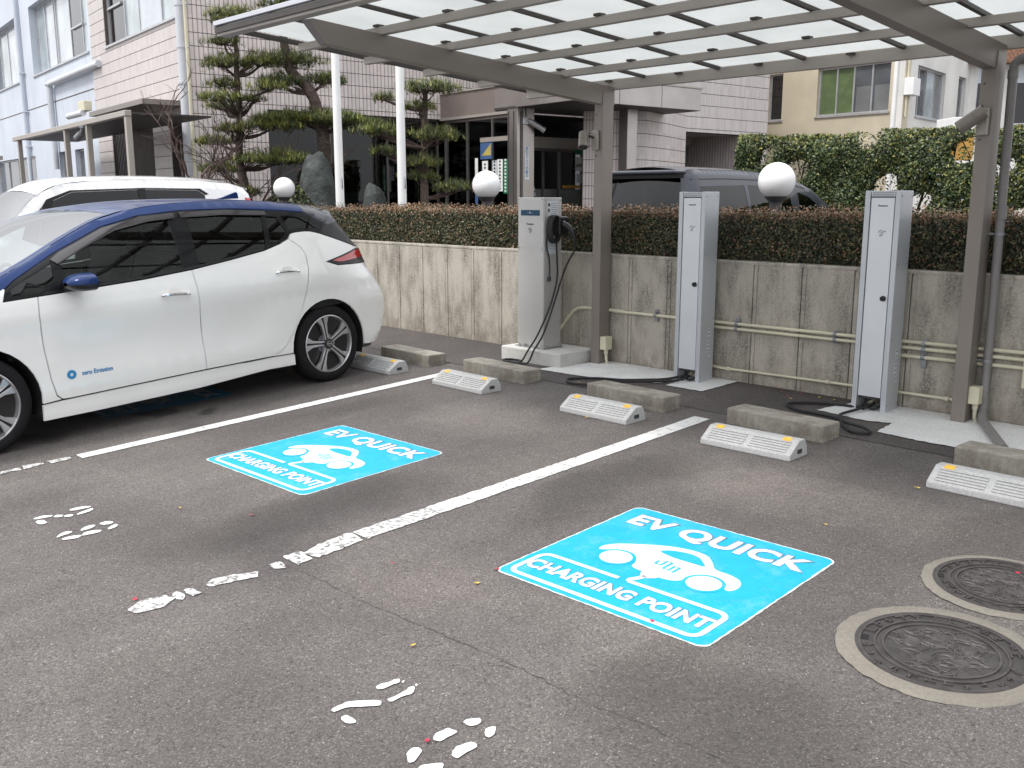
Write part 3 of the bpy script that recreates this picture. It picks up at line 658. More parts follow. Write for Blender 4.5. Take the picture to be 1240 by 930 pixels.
def hp(p):
    top = np.clip((p[:, 2]+oz-1.47)/.06, 0, 1); r = rng.random(len(p)); warm = .10+.55*top
    k = np.where(r < warm, np.where(rng.random(len(p)) < .6, 3, 4), np.where(rng.random(len(p)) < .45, 0, np.where(rng.random(len(p)) < .6, 1, 2))); return k
leaf_mesh('leaves', P, Nn, .021, ['hl_dark', 'hl_mid', 'hl_olive', 'hl_rust', 'hl_red'], hp, t, .75)
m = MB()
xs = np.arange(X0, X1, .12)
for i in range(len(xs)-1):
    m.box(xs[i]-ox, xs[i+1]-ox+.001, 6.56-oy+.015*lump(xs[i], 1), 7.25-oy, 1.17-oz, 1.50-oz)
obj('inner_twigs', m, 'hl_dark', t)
m = MB()
for _ in range(260):
    x = random.uniform(-9.5, -.8)-ox; y = random.uniform(6.52, 6.62)-oy; m.tube([(x, y, 1.02-oz), (x+random.uniform(-.03, .03), y, 1.15-oz), (x+random.uniform(-.08, .08), y, 1.33-oz)], .006, 4)
obj('stem', m, 'bark_thin', t)

# tall loose hedge at the right
t = thing('tall_hedge', 'tall loose green hedge with yellow tips behind the dark minivan', 'hedge', (-7, 16.8, .24)); A = Vector((-10.55, 16.30)); B = Vector((-2.6, 17.38)); ox, oy, oz = -7, 16.8, .24
P = []; Nn = []; d = (B-A); nrm = Vector((d.y, -d.x)).normalized()
for _ in range(115000):
    u = random.random(); z = random.uniform(.8, 2.84); th = random.uniform(-.5, .5)
    h = 2.80+.06*lump(u*8, 0, 1)
    if z > h: continue
    clump = math.sin(u*31+z*3)+math.sin(u*57-z*5.1)+math.sin(z*7+u*13)
    if clump < -1.35 and random.random() < .9: continue
    off = .42-abs(random.gauss(0, .16))+.09*clump*.5
    if z > 2.5: off -= (z-2.5)*.7
    if u < .02: off *= u/.02
    p = A+d*u+nrm*off; P.append((p.x-ox, p.y-oy, z-oz)); Nn.append((nrm.x, nrm.y, .35))
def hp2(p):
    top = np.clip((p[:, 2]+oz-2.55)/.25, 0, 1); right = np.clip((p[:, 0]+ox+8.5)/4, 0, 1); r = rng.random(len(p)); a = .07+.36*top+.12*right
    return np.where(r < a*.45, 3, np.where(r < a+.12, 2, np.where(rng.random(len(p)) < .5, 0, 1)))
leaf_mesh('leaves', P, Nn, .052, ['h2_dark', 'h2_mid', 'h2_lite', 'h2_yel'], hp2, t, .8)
m = MB()
for i in range(22):
    p = A+d*((i+.5)/22)+nrm*.0; x, y = p.x-ox, p.y-oy
    m.tube([(x, y, 0), (x+random.uniform(-.1, .1), y, 1.2), (x+random.uniform(-.25, .25), y, 2.3)], .03, 5, [.035, .025, .012])
    for k in range(6):
        z = random.uniform(.8, 2.2); m.tube([(x, y, z), (x+random.uniform(-.35, .35), y+random.uniform(-.2, .1), z+.35)], .01, 4)
obj('branch', m, 'bark_thin', t)
m = MB()
P = []; Nn = []
for _ in range(16000):
    u = random.random(); z = random.uniform(.3, 2.6); clump = math.sin(u*31+z*3)+math.sin(u*57-z*5.1)+math.sin(z*7+u*13)
    if clump < -.8: continue
    p = A+d*u+nrm*random.uniform(-.1, .1); P.append((p.x-ox, p.y-oy, z-oz)); Nn.append((nrm.x, nrm.y, .2))
leaf_mesh('inner_leaves', P, Nn, .11, ['h2_dark', 'h2_mid'], [.7, .3], t, .8)

# ---------------------------------------------------------------- carport
YP, ZP, SL = 6.24, 2.56, -.068
def rz_(y, off=0): return ZP+off+SL*(y-YP)
t = thing('carport', 'brown metal carport with translucent white roof panels over the chargers', 'carport', (-5.4, 6.3, gz(6.3)))
O3 = Vector(t.location)
def L(m_, o3=O3): m_.v = [(a-o3.x, b-o3.y, c-o3.z) for a, b, c in m_.v]; return m_
PURL = [4.015, 4.60, 5.187, 5.79]; XL, XR = -6.40, 4.2
for k, px in enumerate((-5.40, -2.305, 0.79)):
    m = MB(); m.box(px-.045, px+.045, 6.24, 6.38, gz(6.3)-.02, 2.52); p = fix(obj('post', L(m), 'taupe_metal', t, .004))
    m = MB()
    for z in (2.33, 2.20, 2.0): m.cyl((px+.02-.04, 6.236, z), (px-.02, 6.242, z), .006, n=8)
    obj('bolt', L(m), 'taupe_dark', p)
    # tapered cantilever beam reaching over the bays
    y0, y1 = 3.56, 6.40
    prof = [(3.43, 2.742), (3.56, 2.606), (6.20, 2.415), (6.40, 2.415), (6.40, 2.56), (6.24, 2.573), (3.47, 2.752)]
    m = MB(); n = len(prof); V = [(x_, y, z) for x_ in (px-.038, px+.038) for y, z in prof]
    m.add(V, [tuple(range(n)), tuple(range(2*n-1, n-1, -1))]+[(i, n+i, n+(i+1) % n, (i+1) % n) for i in range(n)]); fix(obj('beam', L(m), 'taupe_metal', t, .004))
for y in PURL:
    m = MB(); m.box(XL+.02, XR, y-.024, y+.024, rz_(y), rz_(y)+.052); obj('purlin', L(m), 'taupe_light', t, .003)
    m = MB(); m.box(XL+.02, XR, y-.030, y+.030, rz_(y)+.0525, rz_(y)+.060)
    x = -5.42; 
m = MB(); m.box(XL, XR, 6.385, 6.43, rz_(6.4)-.01, rz_(6.4)+.075); obj('purlin', L(m), 'taupe_light', t, .003)
m = MB(); m.box(XL, XR, 3.36, 3.44, rz_(3.43)-.005, rz_(3.43)+.05); obj('front_frame', L(m), 'taupe_light', t, .004)
m = MB(); m.box(XL, XR, 3.335, 3.375, rz_(3.43)+.062, rz_(3.43)+.092); obj('front_trim', L(m), 'pipe_white', t, .003)
m = MB(); m.box(XL, XR, 3.345, 3.40, rz_(3.43)+.015, rz_(3.43)+.052); obj('front_groove', L(m), 'taupe_dark', t)
m = MB(); m.beam((XL-.012, 3.36, rz_(3.36)+.062), (XL-.012, 6.43, rz_(6.43)+.062), .028, .034); obj('side_frame', L(m), 'taupe_dark', t, .003)
x = -5.765; barx = []
while x < XR: barx.append(x); x += .714
for x in barx:
    m = MB(); m.beam((x, 3.40, rz_(3.40)+.068), (x, 6.42, rz_(6.42)+.068), .030, .022); obj('glazing_bar', L(m), 'taupe_dark', t)
edges = [XL]+barx+[XR]; ycuts = [3.40]+PURL+[6.42]
for a, b in zip(edges[:-1], edges[1:]):
    if a > 1.5: continue
    m = MB(); mid = .0
    ya, yb = 3.38, 6.43
    m.beam(((a+b)/2, ya, rz_(ya)+.086), ((a+b)/2, yb, rz_(yb)+.086), b-a-.012, .003); obj('roof_panel', L(m), 'polycarbonate', t)
clip = None
for y in PURL+[6.385]:
    for a, b in zip(edges[:-1], edges[1:]):
        if a > .5: continue
        m = MB(); cx = (a+b)/2 if a != XL else None
        if cx is None: continue
        m.box(cx-.026, cx+.026, y-.036, y+.02, rz_(y)+.0535, rz_(y)+.068); obj('panel_clip', L(m), 'taupe_dark', t)
# floodlights on the posts
def floodlight(px, side, base, tip, label):
    t = thing('floodlight', label, 'floodlight', (px, 6.24, base[2]), 0, 'cylindrical floodlights on the carport posts'); o3 = Vector(t.location)
    m = MB(); m.box(px-.034, px+.034, 6.212, 6.2375, base[2]-.14, base[2]+.02); obj('mount_box', L(m, o3), 'taupe_light', t, .006)
    b = Vector(base); e = Vector(tip); dd = (e-b).normalized()
    m = MB(); m.cyl(b, e, .041, .043, 28); m.cyl(b+dd*.06, b+dd*.064, .0445, n=28); h = obj('lamp_housing', L(m, o3), 'taupe_metal', t, .003, True)
    m = MB(); m.cyl(e-dd*.002, e+dd*.001, .036, n=24); obj('lens', L(m, o3), 'dark_grey', h)
    m = MB(); m.tube([b+dd*.03, b+dd*.02+Vector((0, .05, 0)), Vector((px, 6.215, base[2]-.04))], .012, 8); obj('bracket', L(m, o3), 'taupe_dark', t)
floodlight(-2.31, 1, (-2.285, 6.17, 2.165), (-2.415, 6.13, 2.065), 'brown cylindrical floodlight on the right carport post')
floodlight(-5.42, -1, (-5.50, 6.17, 2.185), (-5.46, 6.12, 2.065), 'pale cylindrical floodlight on the left carport post')
# rain pipe
t = thing('rain_pipe', 'grey rain downpipe beside the right carport post, bent out along the ground', 'pipe', (-2.2, 6.36, .23)); o3 = Vector(t.location)
m = MB(); m.tube([(-1.4, 6.36, 2.50), (-2.12, 6.36, 2.485), (-2.175, 6.36, 2.47), (-2.205, 6.36, 2.44), (-2.208, 6.36, 2.38), (-2.195, 6.36, .8), (-2.195, 6.36, .34), (-2.185, 6.33, .29), (-2.155, 6.25, .265), (-1.84, 5.72, .235)], .027, 14)
obj('pipe', L(m, o3), 'grey_pvc', t, smooth=True)
m = MB(); m.cyl((-2.197, 6.36, 1.52), (-2.197, 6.36, 1.60), .031, n=16); m.cyl((-2.208, 6.36, 2.36), (-2.208, 6.36, 2.41), .031, n=16); m.cyl((-2.195, 6.36, .33), (-2.195, 6.36, .40), .032, n=16); obj('pipe_collar', L(m, o3), 'grey_pvc', t, smooth=True)
m = MB()
for z in (.62, 1.42): m.cyl((-2.197, 6.36, z), (-2.197, 6.36, z+.018), .032, n=16); m.beam((-2.29, 6.36, z+.01), (-2.2, 6.36, z+.01), .012, .012)
obj('clamp', L(m, o3), 'steel_grey', t)
# junction boxes on posts
def jbox(px, py, z, label):
    t = thing('junction_box', label, 'junction box', (px, py, z), 0, 'cream junction boxes at the foot of the carport posts')
    m = MB(); m.box(-.005, .062, -.045, .045, 0, .115); b = obj('box', m, 'cream_pvc', t, .006)
    m = MB(); m.box(-.0, .064, -.0475, -.0455, .008, .107); obj('lid', m, 'cream_pvc', b, .001)
    m = MB(); m.tube([(.03, 0, 0), (.03, 0, -.03), (.032, .003, -.09), (.045, .01, -.15)], .013, 10); m.cyl((.03, 0, -.001), (.03, 0, -.035), .019, n=12); obj('conduit', m, 'cream_pvc', t, smooth=True)
jbox(-5.352, 6.30, .355, 'cream junction box low on the left carport post')
jbox(-2.258, 6.31, .352, 'cream junction box low on the right carport post')
t = thing('junction_box', 'cream junction box on the wall at the right edge of the photo', 'junction box', (-1.955, 6.36, .5), 0, 'cream junction boxes at the foot of the carport posts')
m = MB(); m.box(-.03, .10, 0, .06, -.02, .20); obj('box', m, 'cream_pvc', t, .006)

# wall conduits
t = thing('wall_conduit', 'cream conduits clamped along the concrete wall between the chargers', 'conduit', (-4, 6.38, .6)); o3 = Vector(t.location)
def cond(pts, r=.0125):
    m = MB(); m.tube(pts, r, 10); obj('pipe', L(m, o3), 'cream_pvc', t, smooth=True)
cond(catmull([(-5.98, 6.38, .42), (-5.92, 6.38, .49), (-5.842, 6.38, .582), (-5.76, 6.38, .66), (-5.66, 6.38, .687), (-5.50, 6.38, .69), (-5.2, 6.38, .692)], 4, False), .014)
cond([(-5.3, 6.38, .686), (-2.95, 6.38, .692)]); cond([(-4.3, 6.38, .648), (-1.95, 6.38, .658)]); cond([(-2.9, 6.38, .694), (-1.95, 6.38, .702)])
cond([(-2.85, 6.38, .596), (-1.95, 6.38, .606)]); cond([(-4.28, 6.38, .335), (-4.2, 6.385, .326), (-2.95, 6.385, .339)], .0105); cond([(-2.9, 6.385, .340), (-2.33, 6.385, .342)], .0105)
for x, z0, z1 in ((-4.855, .635, .735), (-4.07, .62, .732), (-3.25, .622, .716), (-2.615, .53, .725)):
    m = MB(); m.box(x-.018, x+.018, 6.392, 6.398, z0, z1)
    for zz in (.69, .65, .60):
        if z0 < zz < z1 and not (x < -4.5 and zz < .68): m.cyl((x-.012, 6.38, zz), (x+.012, 6.38, zz), .0175, n=12); m.cyl((x, 6.374, zz+.02), (x, 6.392, zz+.02), .005, n=6)
    obj('clamp', L(m, o3), 'steel_grey', t)
m = MB()
for x, z in ((-3.3, .337), (-2.45, .342), (-4.14, .327), (-4.5, .688), (-3.6, .69)): m.cyl((x, 6.38, z), (x+.03, 6.38, z), .0155, n=12)
obj('coupling', L(m, o3), 'cream_pvc', t, smooth=True)

# ---------------------------------------------------------------- charging stand (tall, with connector)
zb = .335
t = thing('charging_stand', 'tall silver EV charging stand with black connector on its side, on a concrete base', 'charging stand', (-5.955, 6.12, .21)); o3 = Vector(t.location)
m = MB(); m.box(-6.115, -5.795, 6.005, 6.225, zb+.004, 1.655); body = obj('cabinet', L(m, o3), 'warm_silver', t, .004)
m = MB(); m.box(-6.108, -5.802, 6.0015, 6.0045, 1.22, 1.648); m.box(-6.108, -5.802, 6.0015, 6.0045, zb+.02, 1.215); obj('front_plate', L(m, o3), 'warm_silver', body)
m = MB(); m.box(-6.075, -5.845, 5.9985, 6.001, 1.500, 1.548); dsp = obj('display_strip', L(m, o3), 'display_blue', body, .002)
text('lettering', '- - EV - -', .02, 'silver_light', dsp, frame((-5.96-o3.x, 5.9978-o3.y, 1.524-o3.z), (1, 0, 0), (0, 0, 1)), .0003)
text('lettering', 'Panasonic', .021, 'text_dark', body, frame((-5.962-o3.x, 5.9995-o3.y, 1.427-o3.z), (1, 0, 0), (0, 0, 1)), .0007)
def evlogo(par, c, s, o3=o3):
    m = MB()
    ring = [(c[0]+s*math.cos(a), c[1], c[2]+s*math.sin(a)) for a in np.linspace(-2.2, 3.4, 20)]
    m.tube(ring, s*.09, 5); m.tube([(c[0]-s*.5, c[1], c[2]+s*.3), (c[0]+s*.1, c[1], c[2]+s*.15), (c[0]-s*.1, c[1], c[2]-s*.15), (c[0]+s*.5, c[1], c[2]-s*.3)], s*.1, 5)
    o = obj('plug_logo', L(m, o3), 'text_dark', par)
    text('lettering', 'ELSEEV', s*.45, 'text_dark', par, frame((c[0]-o3.x, c[1]-o3.y, c[2]-s*1.45-o3.z), (1, 0, 0), (0, 0, 1)), .0002)
evlogo(body, (-5.962, 5.9995, 1.378), .017)
m = MB()
for x in (-6.10, -5.815):
    for z in (1.64, 1.225, 1.205, zb+.03): m.cyl((x, 5.998, z), (x, 6.002, z), .005, n=8)
for y in (6.02, 6.21):
    for z in (zb+.03, .56, 1.20, 1.63): m.cyl((-5.795, y, z), (-5.791, y, z), .005, n=8)
obj('screw', L(m, o3), 'steel_grey', body)
m = MB(); m.box(-6.14, -5.77, 5.99, 6.24, zb, zb+.006); m.box(-6.02, -5.99, 5.984, 5.99, zb, zb+.03)
for x in (-6.06, -5.84): m.cyl((x, 5.975, zb), (x, 5.975, zb+.03), .006, n=8)
for y in (6.03, 6.20): m.cyl((-5.765, y, zb), (-5.765, y, zb+.035), .006, n=8)
obj('base_flange', L(m, o3), 'steel_grey', t)
m = MB(); m.box(-5.7948, -5.7925, 6.04, 6.175, 1.50, 1.625); st = obj('instruction_sticker', L(m, o3), 'label_grey', body)
m = MB()
for k in range(6): m.box(-5.7925, -5.7920, 6.085+.01*(k % 2), 6.165, 1.515+.018*k, 1.518+.018*k)
m.box(-5.7925, -5.7920, 6.05, 6.07, 1.53, 1.56); m.box(-5.7925, -5.7920, 6.05, 6.075, 1.58, 1.605); obj('printed_line', L(m, o3), 'text_dark', st)
m = MB(); m.box(-5.7948, -5.7925, 6.055, 6.155, 1.17, 1.29); st = obj('notice_sticker', L(m, o3), 'label_grey', body)
m = MB()
for k in range(6): m.box(-5.7925, -5.7920, 6.065, 6.145, 1.18+.018*k, 1.182+.018*k)
obj('printed_line', L(m, o3), 'text_dark', st)
# cable reel, holder and connector
hold = MB(); hold.box(-5.79, -5.70, 6.10, 6.215, 1.33, 1.495); hd = obj('connector_holder', L(hold, o3), 'black_plastic', t, .014, seg=3)
m = MB()
for k in range(5):
    a = [(-5.775+.012*k, 6.085+.062*math.cos(q), 1.385+.115*math.sin(q)) for q in np.linspace(0, 2*PI, 26)]
    m.tube(a, .0085, 6)
obj('coiled_cable', L(m, o3), 'black_rubber', t, smooth=True)
m = MB(); pts = [(-5.69, 6.13, 1.43), (-5.655, 6.15, 1.41), (-5.62, 6.17, 1.365), (-5.605, 6.185, 1.31), (-5.60, 6.19, 1.26)]
m.tube(catmull(pts, 4, False), .02, 10, [.024, .025, .026, .026, .025, .024, .023, .022, .021, .020, .019, .018, .017, .016, .014, .012, .010]); g_ = obj('connector_gun', L(m, o3), 'black_plastic', t, smooth=True)
m = MB(); m.box(-5.70, -5.695, 6.145, 6.165, 1.44, 1.455); obj('status_label', L(m, o3), 'label_grey', hd)
m = MB()
m.tube(catmull([(-5.60, 6.19, 1.27), (-5.61, 6.19, 1.20), (-5.655, 6.16, 1.10), (-5.70, 6.13, .96), (-5.725, 6.08, .78), (-5.73, 6.0, .60), (-5.74, 5.93, .46), (-5.775, 5.87, .35), (-5.80, 5.82, .24), (-5.86, 5.80, .225)], 5, False), .0085, 7)
m.tube(catmull([(-5.75, 6.11, 1.30), (-5.745, 6.12, 1.10), (-5.745, 6.12, .95), (-5.75, 6.06, .76), (-5.76, 5.98, .60), (-5.80, 5.92, .45), (-5.855, 5.87, .33), (-5.88, 5.83, .25), (-5.92, 5.81, .225)], 5, False), .0085, 7)
m.tube(catmull([(-5.86, 5.80, .224), (-5.98, 5.80, .224), (-6.08, 5.80, .224), (-6.13, 5.84, .224), (-6.10, 5.90, .224), (-5.99, 5.90, .226), (-5.95, 5.86, .226), (-5.92, 5.81, .226)], 5, False), .0085, 7)
obj('charging_cable', L(m, o3), 'black_rubber', t, smooth=True)
m = MB(); m.tube(catmull([(-5.785, 6.035, 1.36), (-5.785, 6.03, 1.24), (-5.78, 6.06, 1.12), (-5.78, 6.065, 1.0), (-5.78, 6.06, .965)], 5, False), .006, 7); m.cyl((-5.78, 6.06, .975), (-5.78, 6.055, .935), .015, .018, 12); obj('connector_cap', L(m, o3), 'black_plastic', t, smooth=True)
m = MB(); m.box(-6.235, -5.50, 5.905, 6.39, .205, zb); obj('concrete_plinth', L(m, o3), 'pale_concrete', t, .012, seg=3)

# ---------------------------------------------------------------- two slim charger cabinets
def slim(x, y, label, flip=0):
    t = thing('charger_cabinet', label, 'charger cabinet', (x, y, gz(y)), 0, 'slim silver charger cabinets')
    h = 1.475; w = .121; d = .185
    m = MB(); m.box(-w, -w+.036, 0, d, 0, h); m.box(w-.036, w, 0, d, 0, h)
    fr = obj('side_frame', m, 'silver_paint', t, .003)
    m = MB(); m.box(-w+.0365, w-.0365, .06, d-.002, .12, h-.001); obj('housing', m, 'silver_paint', t)
    m = MB(); m.box(-w+.042, w-.042, .004, .055, .10, h-.045); dr = obj('door', m, 'silver_light', t, .003)
    m = MB(); m.box(-w+.040, w-.040, .004, .057, h-.038, h-.004); tp = obj('top_louvre', m, 'silver_paint', t, .002)
    m = MB(); m.box(-w+.048, w-.048, .0025, .0045, h-.030, h-.022); m.box(-w+.048, w-.048, .0025, .0045, h-.016, h-.010); obj('slot', m, 'steel_grey', tp)
    m = MB(); m.box(-w+.0365, w-.0365, .03, .05, .08, h-.002); obj('shadow_gap', m, 'dark_grey', t)
    m = MB(); m.cyl((.05, .004, .772), (.05, -.012, .772), .019, .017, 20); m.cyl((.05, -.012, .772), (.05, -.018, .772), .009, .008, 12); obj('lock_knob', m, 'black_plastic', dr, smooth=True)
    text('lettering', 'Panasonic', .0165, 'text_dark', dr, frame((.003, .0030, 1.378), (1, 0, 0), (0, 0, 1)), .0005)
    evlogo(dr, (.002, .0030, 1.205), .015, Vector((0, 0, 0)))
    m = MB(); m.cyl((.03, .003, 1.212), (.03, .0015, 1.212), .004, n=8); obj('indicator', m, 'dark_grey', dr)
    m = MB(); m.tube(catmull([(-.06, .10, .09), (-.03, .03, .05), (.02, .0, .02), (.06, .02, .03), (.07, .08, .06), (.0, .06, .08), (-.05, .02, .03), (-.02, -.02, .012)], 4, False), .008, 7); obj('cable_tail', m, 'black_rubber', t, smooth=True)
    m = MB(); m.box(-.05, .0, .07, .11, .04, .12); obj('cable_gland', m, 'cream_pvc', t, .004)
    m = MB()
    for z0, z1, y0 in ((.36, .43, .10), (.24, .33, .095), (.20, .215, .11)): m.box(w-.0005, w+.001, y0, y0+.035, z0, z1)
    sc = MB()
    for y0 in (.02, .165):
        for z0 in (.05, .5, 1.0, 1.44): sc.cyl((w-.0005, y0, z0), (w+.0025, y0, z0), .005, n=8)
    obj('screw', sc, 'steel_grey', fr)
    s = obj('side_sticker', m, 'silver_light', fr)
    m = MB()
    for z0 in (.25, .28, .31, .38, .41): m.box(w+.001, w+.0015, .10, .125, z0, z0+.008)
    obj('printed_line', m, 'steel_grey', fr)
    return t
a = slim(-4.366, 6.15, 'slim silver charger cabinet midway between the two carport posts')
b = copy_thing(a, (-2.872, 6.165, gz(6.165)), None, 'slim silver charger cabinet nearest the right carport post')
def cable(pts, lab, r=.010):
    m = MB(); m.tube(catmull([(x, y, gz(y)+.016+dz) for x, y, dz in pts], 6, False), r, 8); o = obj('charging_cable', m, 'black_rubber', smooth=True); tag(o, lab, 'cable', 'black charging cables on the ground')
cable([(-4.38, 6.20, .03), (-4.50, 6.08, .0), (-4.63, 5.93, 0), (-4.75, 5.83, 0), (-4.93, 5.76, 0), (-5.07, 5.65, 0), (-5.10, 5.57, 0), (-5.03, 5.50, 0), (-4.93, 5.49, 0), (-4.81, 5.56, 0), (-4.69, 5.72, .01), (-4.54, 5.87, .01), (-4.38, 6.05, .01), (-4.35, 6.18, .03)], 'black cable looped on the ground in front of the middle silver cabinet')
cable([(-2.86, 6.25, .03), (-2.92, 6.19, .0), (-3.05, 6.155, 0), (-3.20, 6.11, 0), (-3.33, 6.01, 0), (-3.34, 5.92, 0), (-3.20, 5.835, 0), (-3.05, 5.83, .0), (-2.93, 5.81, 0), (-2.79, 5.70, .012), (-2.66, 5.66, .012), (-2.59, 5.625, 0), (-2.60, 5.575, 0), (-2.68, 5.56, 0), (-2.80, 5.67, 0), (-2.88, 5.79, .022), (-2.92, 5.90, .01), (-2.90, 6.05, .01), (-2.86, 6.20, .02)], 'black cable looped on the ground in front of the right silver cabinet')

# ---------------------------------------------------------------- globe lamps, flagpoles
gl_lab = ['white globe lamp above the hedge beside the standing stone, smallest of the three', 'white globe lamp on an orange foot left of the tall charging stand', 'white globe lamp in front of the dark minivan, largest of the three']
proto = None
for i, (x, y) in enumerate([(-13.97, 8.37), (-8.84, 8.13), (-4.895, 8.25)]):
    if proto is None:
        proto = thing('globe_lamp', '', 'lamp', (0, 0, 0), 0, 'white globe garden lamps')
        m = MB(); m.lathe([(.0001, .175)]+[(.175*math.cos(a), .175*math.sin(a)) for a in np.linspace(PI/2-.05, -1.05, 22)]+[(.085, -.153)], (0, 0, 1.57), 40); fix(obj('globe', m, 'globe_white', proto, smooth=True))
        m = MB(); m.lathe([(.0001, 1.40), (.10, 1.43), (.112, 1.425), (.075, 1.385), (.06, 1.37), (.055, 1.10), (.10, 1.08), (.10, 1.05)], n=28); fix(obj('collar', m, 'dark_grey', proto, smooth=True))
        m = MB(); m.cyl((0, 0, 0), (0, 0, 1.33), .045, n=20); obj('post', m, 'steel_grey', proto, smooth=True)
        c_ = proto
    else: c_ = copy_thing(proto, (0, 0, 0))
    c_.location = (x, y, .238); c_['label'] = gl_lab[i]
    if i == 1:
        m = MB(); m.cyl((0, 0, 1.235), (0, 0, 1.285), .075, .07, 24); obj('foot_ring', m, 'red_rubber', c_, smooth=True)
for i, (x, y, h) in enumerate([(-12.2, 8.25, 8), (-11.31, 8.73, 8)]):
    t = thing('flagpole', ['white flagpole on the left, nearer the standing stone', 'white flagpole on the right, in front of the middle pine'][i], 'flagpole', (x, y, .238), 0, 'white flagpoles')
    m = MB(); m.cyl((0, 0, 0), (0, 0, h), .066, .052, 24); obj('pole', m, 'white_paint', t, smooth=True)
    m = MB(); m.tube([(.075, 0, 1.55), (.09, -.01, 1.60), (.09, -.01, 1.68), (.07, 0, 1.72)], .008, 6); obj('cleat', m, 'steel_grey', t)

# ---------------------------------------------------------------- vehicles
def in_poly(p, poly):
    x, y = p; c = False; n = len(poly); j = n-1
    for i in range(n):
        xi, yi = poly[i]; xj, yj = poly[j]
        if (yi > y) != (yj > y) and x < (xj-xi)*(y-yi)/(yj-yi)+xi: c = not c
        j = i
    return c
def resample(poly, step):
    out = []
    for i, p in enumerate(poly):
        q = poly[(i+1) % len(poly)]; n = max(1, int(math.ceil(math.dist(p, q)/step)))
        out += [(p[0]+(q[0]-p[0])*k/n, p[1]+(q[1]-p[1])*k/n) for k in range(n)]
    return out
def shrink(poly, e):
    a = sum(poly[i][0]*poly[(i+1) % len(poly)][1]-poly[(i+1) % len(poly)][0]*poly[i][1] for i in range(len(poly)))
    s = 1 if a > 0 else -1; out = []; n = len(poly)
    for i in range(n):
        p0, p1, p2 = Vector(poly[i-1]), Vector(poly[i]), Vector(poly[(i+1) % n]); d1 = (p1-p0); d2 = (p2-p1)
        if d1.length < 1e-6 or d2.length < 1e-6: continue
        d1.normalize(); d2.normalize(); n1 = Vector((-d1.y, d1.x))*s; n2 = Vector((-d2.y, d2.x))*s; b = n1+n2
        if b.length < .3: b = n1
        b.normalize(); k = e/max(.5, b.dot(n1)); out.append((p1.x+b.x*k, p1.y+b.y*k))
    return out
